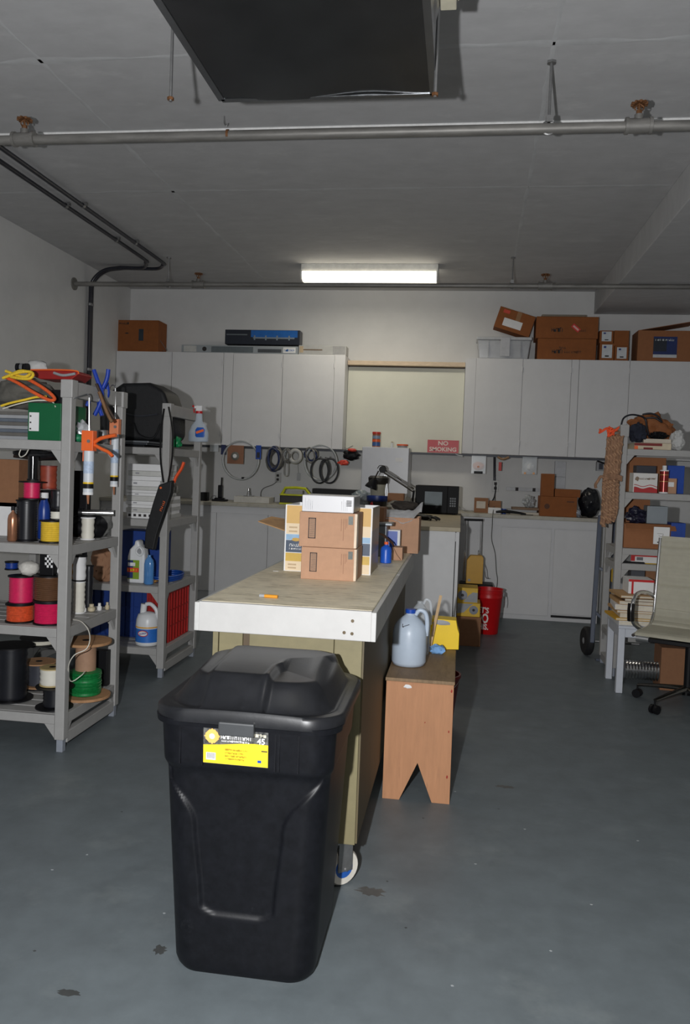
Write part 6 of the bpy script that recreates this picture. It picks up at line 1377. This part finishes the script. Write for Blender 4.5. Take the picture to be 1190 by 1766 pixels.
# ---------------------------------------------------------------- niche: fridge, sign
yfz = 8.14
x0_, x1_, z0_, z1_ = span(623, 704, 771, 870, yfz, CTZ + e); w_, h_ = x1_ - x0_, z1_ - CTZ - e
t = thing('small_fridge', 'pale grey small fridge standing on the worktop in the niche', 'fridge', ((x0_ + x1_) / 2, yfz, CTZ + e))
FR = M('fridge_grey', (186, 188, 194), .3, var=.03)
obj('cabinet_body', G().box(-w_ / 2, w_ / 2, .04, .42, 0, h_), FR, t, bev=.006); d = obj('door', G().box(-w_ / 2, w_ / 2, -.0, .036, .012, h_ - .004), FR, t, bev=.006)
obj('badge', G().box(w_ * .22, w_ * .37, -.0015, 0, h_ * .77, h_ * .83), WHITE, d); obj('dark_gasket', G().box(w_ / 2 - .004, w_ / 2 + .001, .0365, .0395, 0, h_), BLACK, t)
zf_ = z1_ + e
t = thing('orange_tin', 'orange and blue labelled tin on top of the small fridge', 'tin', (at(649, 760, y=8.3).x, 8.30, zf_)); hb = at(649, 745, y=8.3).z - zf_
obj('tin_body', G().cyl((0, 0, 0), (0, 0, hb), .041, n=28), M('tin_rust', (150, 90, 60), .4, var=.2), t, smooth=40); obj('blue_band', G().cyl((0, 0, hb * .08), (0, 0, hb * .32), .042, n=28), M('tin_blue', (50, 85, 140), .4), t); obj('blue_band', G().cyl((0, 0, hb * .55), (0, 0, hb * .75), .0418, n=28), M('tin_paleblue', (120, 140, 165), .4), t); obj('red_lid', G().cyl((0, 0, hb * .86), (0, 0, hb), .0435, n=28), M('tin_red', (190, 50, 30), .4), t, bev=.002); obj('orange_band', G().cyl((0, 0, hb * .36), (0, 0, hb * .50), .0424, n=28), M('tin_orange', (215, 90, 40), .4), t)
bottle('tiny_bottle', 'tiny pale bottle on the small fridge', at(676, 768, y=8.28).x, 8.28, zf_, .014, .06, CLEAR, M('cap_tan', (170, 150, 110), .5), neck=.6)
t = thing('tape_tub', 'low tub with an orange lid on the small fridge', 'tub', (at(694, 768, y=8.3).x, 8.30, zf_)); obj('tub', G().cyl((0, 0, 0), (0, 0, .022), .05, n=28), GREYP, t, smooth=40); obj('orange_lid', G().cyl((0, 0, .022), (0, 0, .038), .058, n=28), M('lid_orange', (220, 95, 50), .5), t, smooth=40, bev=.002)
ys = 8.32
x0_, x1_, z0_, z1_ = span(737, 791, 761, 783, ys); w_, h_ = x1_ - x0_, z1_ - z0_
t = thing('no_smoking_sign', 'red sign reading NO SMOKING on the rail in the niche', 'sign', ((x0_ + x1_) / 2, ys, ub - .003))
obj('red_plate', G().box(-w_ / 2, w_ / 2, 0, .004, 0, h_), M('sign_red', (185, 18, 30), .4, var=.04), t)
SW = M('sign_cream', (232, 210, 200), .5)
text('lettering', 'NO', h_ * .46, SW, t, (0, -.001, h_ * .73), bold=.03, sx=1.1); text('lettering', 'SMOKING', h_ * .44, SW, t, (0, -.001, h_ * .26), bold=.03, sx=1.08)
# ---------------------------------------------------------------- things on the worktop
zc_ = CTZ + e
def ctr(lab, px, y, dep, mat, **k): return carton(lab, px, y, dep, mat, zc_, tape=False, **k)
t = thing('cordless_phone', 'black cordless phone upright in its base on the worktop', 'phone', (at(379, 862, y=8.3).x, 8.3, zc_))
obj('base', G().box(-.075, .075, -.05, .06, 0, .02).box(-.05, .04, -.04, .04, .02, .035), BLACK, t, bev=.005); obj('handset', G().box(-.022, .026, -.012, .012, .035, .17), BLACK, t, bev=.008); obj('aerial', G().cyl((.012, 0, .17), (.014, 0, .25), .007, n=10), BLACK, t, smooth=40)
pathobj('phone_cord', 'short looped cord beside the cordless phone', 'cord', ((362, 862, 8.25), (366, 856, 8.25), (371, 855, 8.26), (372, 861, 8.27)), .002, CBM)
ctr('low black adapter box left of the phone', (345, 357, 849, 864), 8.2, .08, BLACK, name='adapter', cat='adapter')
ctr('shallow white tray under the tap shaped tool', (403, 464, 857, 868), 8.2, .22, M('tray_white', (190, 188, 182), .5), name='white_tray', cat='tray')
o = at(428, 856, y=8.25)
t = thing('metal_fitting', 'small chrome fitting standing on the white tray', 'fitting', (o.x, 8.26, zc_ + .065)); obj('fitting_body', G().cyl((0, 0, 0), (0, 0, .05), .022, r2=.012, n=16).cyl((0, 0, .05), (0, 0, .085), .010, n=12), CHROME, t, smooth=40); obj('foot_bar', G().box(-.05, .05, -.015, .015, 0, .008), STEEL, t)
t = thing('yellow_green_case', 'black tool case with a lime yellow frame and handle', 'case', (at(509, 862, y=8.22).x, 8.22, zc_)); LM = M('lime_yellow', (190, 195, 30), .5)
x0_, x1_, z0_, z1_ = span(482, 536, 841, 868, 8.22, zc_); hw, hh = (x1_ - x0_) / 2, z1_ - zc_
obj('case_body', G().box(-hw, hw, 0, .2, .01, hh * .55), M('case_dark', (40, 38, 36), .5), t, bev=.01); obj('lime_edge', G().box(-hw * 1.01, hw * 1.01, -.006, .206, .0, .016).box(-hw * 1.01, hw * 1.01, -.006, .206, hh * .52, hh * .6), LM, t, bev=.003)
obj('lime_handle', G().tube([(-hw * .9, .02, hh * .58), (-hw * .68, .02, hh * .96), (0, .02, hh), (hw * .6, .02, hh * .96), (hw * .95, .02, hh * .58)], .014, 8, smooth=False), LM, t); obj('hazard_mark', G().box(-hw * .6, hw * .45, -.0, .03, hh * .62, hh * .84), M('pale_film', (150, 150, 146), .5), t)
carton('black long case lying across the worktop behind the shipping boxes', (538, 622, 844, 866), 8.30, .2, BLACK, zc_, tape=False, name='long_case', cat='case', prints=((.12, .22, .15, .6, M('case_red', (160, 30, 26), .5), 'red_patch'),))
blobx('glass_jars', 'clear jumble of jars right of the long black case', 'jars', (605, 640, 846, 868), 8.10, zc_, M('jar_glass', (150, 160, 165), .2, alpha=.7, var=.4, scale=30), .06, .3, 13)
# plastic-lined bucket and blue pot (on the worktop in front of the fridge)
yb2 = 7.98
zP = CTZ + e
t = thing('clear_bucket', 'translucent bucket lined with a black bag in front of the fridge', 'bucket', (at(652, 852, y=7.75).x, 7.75, zP)); hb = at(652, 824, y=7.75).z - zP
obj('bucket_body', G().lathe([(.055, 0), (.06, .004), (.085, hb * .97), (.09, hb), (.082, hb), (.055, .01)], n=28), M('cloudy_bucket', (170, 168, 155), .4, alpha=.9, var=.1), t, smooth=50)
obj('black_liner', G().lathe([(.083, hb * .8), (.096, hb * .86), (.1, hb * 1.0), (.08, hb * 1.06), (.06, hb * 1.0)], n=28), M('liner_black', (28, 26, 24), .4, bump=.5, scale=30), t, smooth=50)
obj('silver_strip', G().bar((.09, -.03, .02), (.06, -.03, hb * 1.1), .012, .004).bar((.105, -.03, .02), (.075, -.03, hb * 1.1), .008, .004), CHROME, t)
xw = at(652, 872, y=7.0).x
t = thing('blue_pot', 'dark pot with a blue rim and red tool beside the brown carton', 'pot', (at(650, 872, y=7.1).x, 7.1, zP)); hb = at(650, 855, y=7.1).z - zP
obj('pot_body', G().lathe([(.06, 0), (.07, .006), (.088, hb * .7), (.088, hb * .72)], n=28), M('pot_dark', (40, 44, 52), .4, var=.3), t, smooth=50); obj('blue_rim', G().lathe([(.088, hb * .7), (.094, hb * .72), (.094, hb), (.086, hb), (.08, hb * .74)], n=28), M('rim_blue', (24, 50, 120), .4), t, smooth=50)
blobx('red_tool', 'small red tool lying before the dark pot', 'tool', (638, 644, 866, 878), 6.95, zP, REDP, .03, .3, 5)
carton('brown shipping carton behind the open box near the fridge', (668, 696, 851, 880), 6.9, .12, BROWN2, zP, tape=False)
blobx('grey_rag', 'crumpled grey rag beside the microwave', 'rag', (694, 714, 858, 885), 6.6, zP, M('rag_grey2', (112, 108, 98), .9, bump=.3), .06, .3, 19)
# peninsula continues left so these stand on it
# microwave
ym = 7.55
x0_, x1_, z0_, z1_ = span(716, 791, 838, 885, ym, CTZ + e + .012); w_, h_ = x1_ - x0_, z1_ - CTZ - e - .012
t = thing('microwave', 'black microwave oven with a grey window on the peninsula', 'microwave', ((x0_ + x1_) / 2, ym, CTZ + e + .012))
obj('case', G().box(-w_ / 2, w_ / 2, .02, .33, 0, h_), BLACK, t, bev=.006); d = obj('door', G().box(-w_ / 2, w_ * .24, 0, .02, 0, h_), M('mw_gloss_black', (10, 10, 12), .5, spec=.15), t, bev=.003)
obj('window', G().box(-w_ * .28, w_ * .12, -.002, 0, h_ * .28, h_ * .78), M('mw_window', (112, 124, 130), .5, 0, var=.15, scale=8), d)
p_ = obj('control_panel', G().box(w_ * .245, w_ / 2, .0, .02, 0, h_), M('mw_gloss_black', (10, 10, 12), .5, spec=.15), t, bev=.003)
g = G()
for i in range(3):
    for j in range(4): g.box(w_ * (.30 + i * .05), w_ * (.335 + i * .05), -.0015, 0, h_ * (.25 + j * .09), h_ * (.31 + j * .09))
ob = obj('key', g, M('mw_keys', (110, 114, 118), .5), p_); ob['kind'] = 'stuff'
for xx in (-.4, .4): obj('foot', G().cyl((w_ * xx, .06, -.011), (w_ * xx, .06, 0), .015), BLACK, t)
obj('foot', G().cyl((0, .28, -.011), (0, .28, 0), .015), BLACK, t)
# desk lamp arm
yl = 7.45; o = at(712, 850, y=yl)
t = thing('desk_lamp', 'black spring arm lamp bent over beside the microwave', 'lamp', (o.x - .01, yl, zP))
def lq(a, b, y=yl): w = at(a, b, y=y); return (w.x - o.x + .01, y - yl, w.z - zP)
ARM = M('lamp_arm_dark', (52, 46, 38), .35, .5)
obj('base', G().cyl((0, 0, 0), (0, 0, .018), .05, n=24), BLACK, t, smooth=40); e0 = lq(714, 846); obj('post', G().cyl((0, 0, .018), e0, .010, n=10), BLACK, t)
k0, k1 = lq(714, 843), lq(660, 808); k2, k3 = lq(712, 848), lq(657, 812)
obj('upper_arm', G().cyl(k0, k1, .0055, n=8), ARM, t); obj('lower_arm', G().cyl(k2, k3, .0055, n=8), ARM, t)
for f in (.1, .55): obj('spring', G().cyl(lerp3(k0, k1, f), lerp3(k0, k1, f + .3), .009, n=10), STEEL, t)
obj('joint', G().cyl((k1[0] + .0, -.02, k1[2] - .01), (k1[0], .02, k1[2] - .01), .032, n=16), BLACK, t)
kk = lq(640, 826); obj('shade', G().lathe([(.02, 0), (.03, .02), (.055, .07), (.058, .09), (.05, .088), (.02, .01)], n=24), BLACK, t, loc=(kk[0] + .03, 0, kk[2] + .0)).rotation_euler = (0, math.radians(200), 0)
j1 = lq(653, 812); obj('clear_tube_arm', G().cyl(j1, (kk[0] + .03, 0, kk[2]), .006, n=8), ARM, t)
obj('head_cage', G().tube([lq(651, 808), lq(655, 803), lq(663, 804), lq(666, 809)], .004, 6), ARM, t)
pathobj('power_cord', 'white cord trailing right from the microwave', 'cord', ((792, 874, 7.75), (797, 879, 7.7), (806, 882, 8.1), (818, 882, 8.3)), .004, WHW)
# right part of the worktop
t, a_, b_ = ctr('small brown box with a pale panel left of the black sander', (818, 842, 859, 884), 8.25, .12, BROWN2, prints=((.15, .8, .3, .78, M('panel_cream', (190, 180, 165), .5), 'pale_panel'),))
ctr('second small brown box behind the cord', (843, 864, 864, 884), 8.3, .1, BROWN2)
t, a_, b_ = ctr('white flat box lying before the second brown box', (842, 864, 876, 885), 8.16, .1, WHITE)
tag(obj('blue_cup', G().lathe([(.022, 0), (.026, .05), (.024, .05), (.02, .006)], n=20), M('cup_blue', (30, 70, 150), .4), loc=(at(869, 880, y=8.2).x, 8.2, zc_), smooth=40), 'small blue cup beside the pile of papers', 'cup')
t = thing('sander', 'flat black power tool lying on the worktop edge', 'tool', (at(880, 886, y=8.12).x, 8.12, zc_)); obj('tool_body', G().tube([(-.14, 0, .02), (-.05, .0, .028), (.04, 0, .024), (.15, 0, .012)], .02, 10, flat=.7, rads=[.016, .024, .02, .01]), BLACK, t, smooth=60); obj('blade', G().box(.1, .22, -.01, .012, .002, .008), BLACK, t)
for i, (px_, mm, lab) in enumerate((((880, 932, 878, 887), M('paper_cream', (190, 184, 172), .6), 'lowest magazine in the pile right of the black tool'), ((876, 926, 871, 878), GREYP, 'grey magazine in the middle of the pile on the worktop'), ((884, 932, 864, 871), M('paper_brown', (120, 96, 74), .6), 'brown folder on top of the worktop pile'))):
    x0, x1, _, _ = span(*px_, 8.26); tag(obj('magazine', G().box(0, x1 - x0, 0, .2, 0, .022), mm, loc=(x0, 8.25 + .01 * i, zc_ + .023 * i), bev=.002), lab, 'magazine', 'magazines on the worktop')
blobx('plastic_wrap', 'crumpled translucent wrap on the worktop pile', 'wrap', (902, 922, 855, 868), 8.34, zc_ + .0685, CLH, .05, .4, 23)
t, a_, b_ = ctr('large brown box with a round black print on the worktop', (932, 995, 857, 891), 8.12, .3, BX3)
obj('round_print', G().cyl((-a_ * .32, -.001, b_ * .5), (-a_ * .32, 0, b_ * .5), .026, n=20), M('print_dark_brown', (84, 50, 30), .7), t); obj('print_line', G().box(a_ * .22, a_ * .42, -.001, 0, b_ * .74, b_ * .8), M('print_dark_brown', (84, 50, 30), .7), t)
t2, a2, b2 = carton('tall narrow brown box on the large brown worktop box', (934, 956, 817, 856), 8.14, .12, BX3, zc_ + b_ + .001, tape=False)
carton('low brown box lying beside the tall narrow one', (957, 1001, 844, 857), 8.14, .2, BX3, zc_ + b_ + .001, tape=False)
blobx('black_sack', 'shiny black sack at the right end of the worktop', 'sack', (998, 1034, 842, 893), 8.2, zc_, M('sack_black', (18, 20, 26), .3, bump=.3, scale=12), .12, .15, 7)
blobx('silver_tin', 'small silver crumpled foil before the black sack', 'foil', (994, 1002, 878, 893), 8.12, zc_, M('foil_ball', (150, 155, 165), .3, .5, var=.4, scale=40), .03, .3, 6)
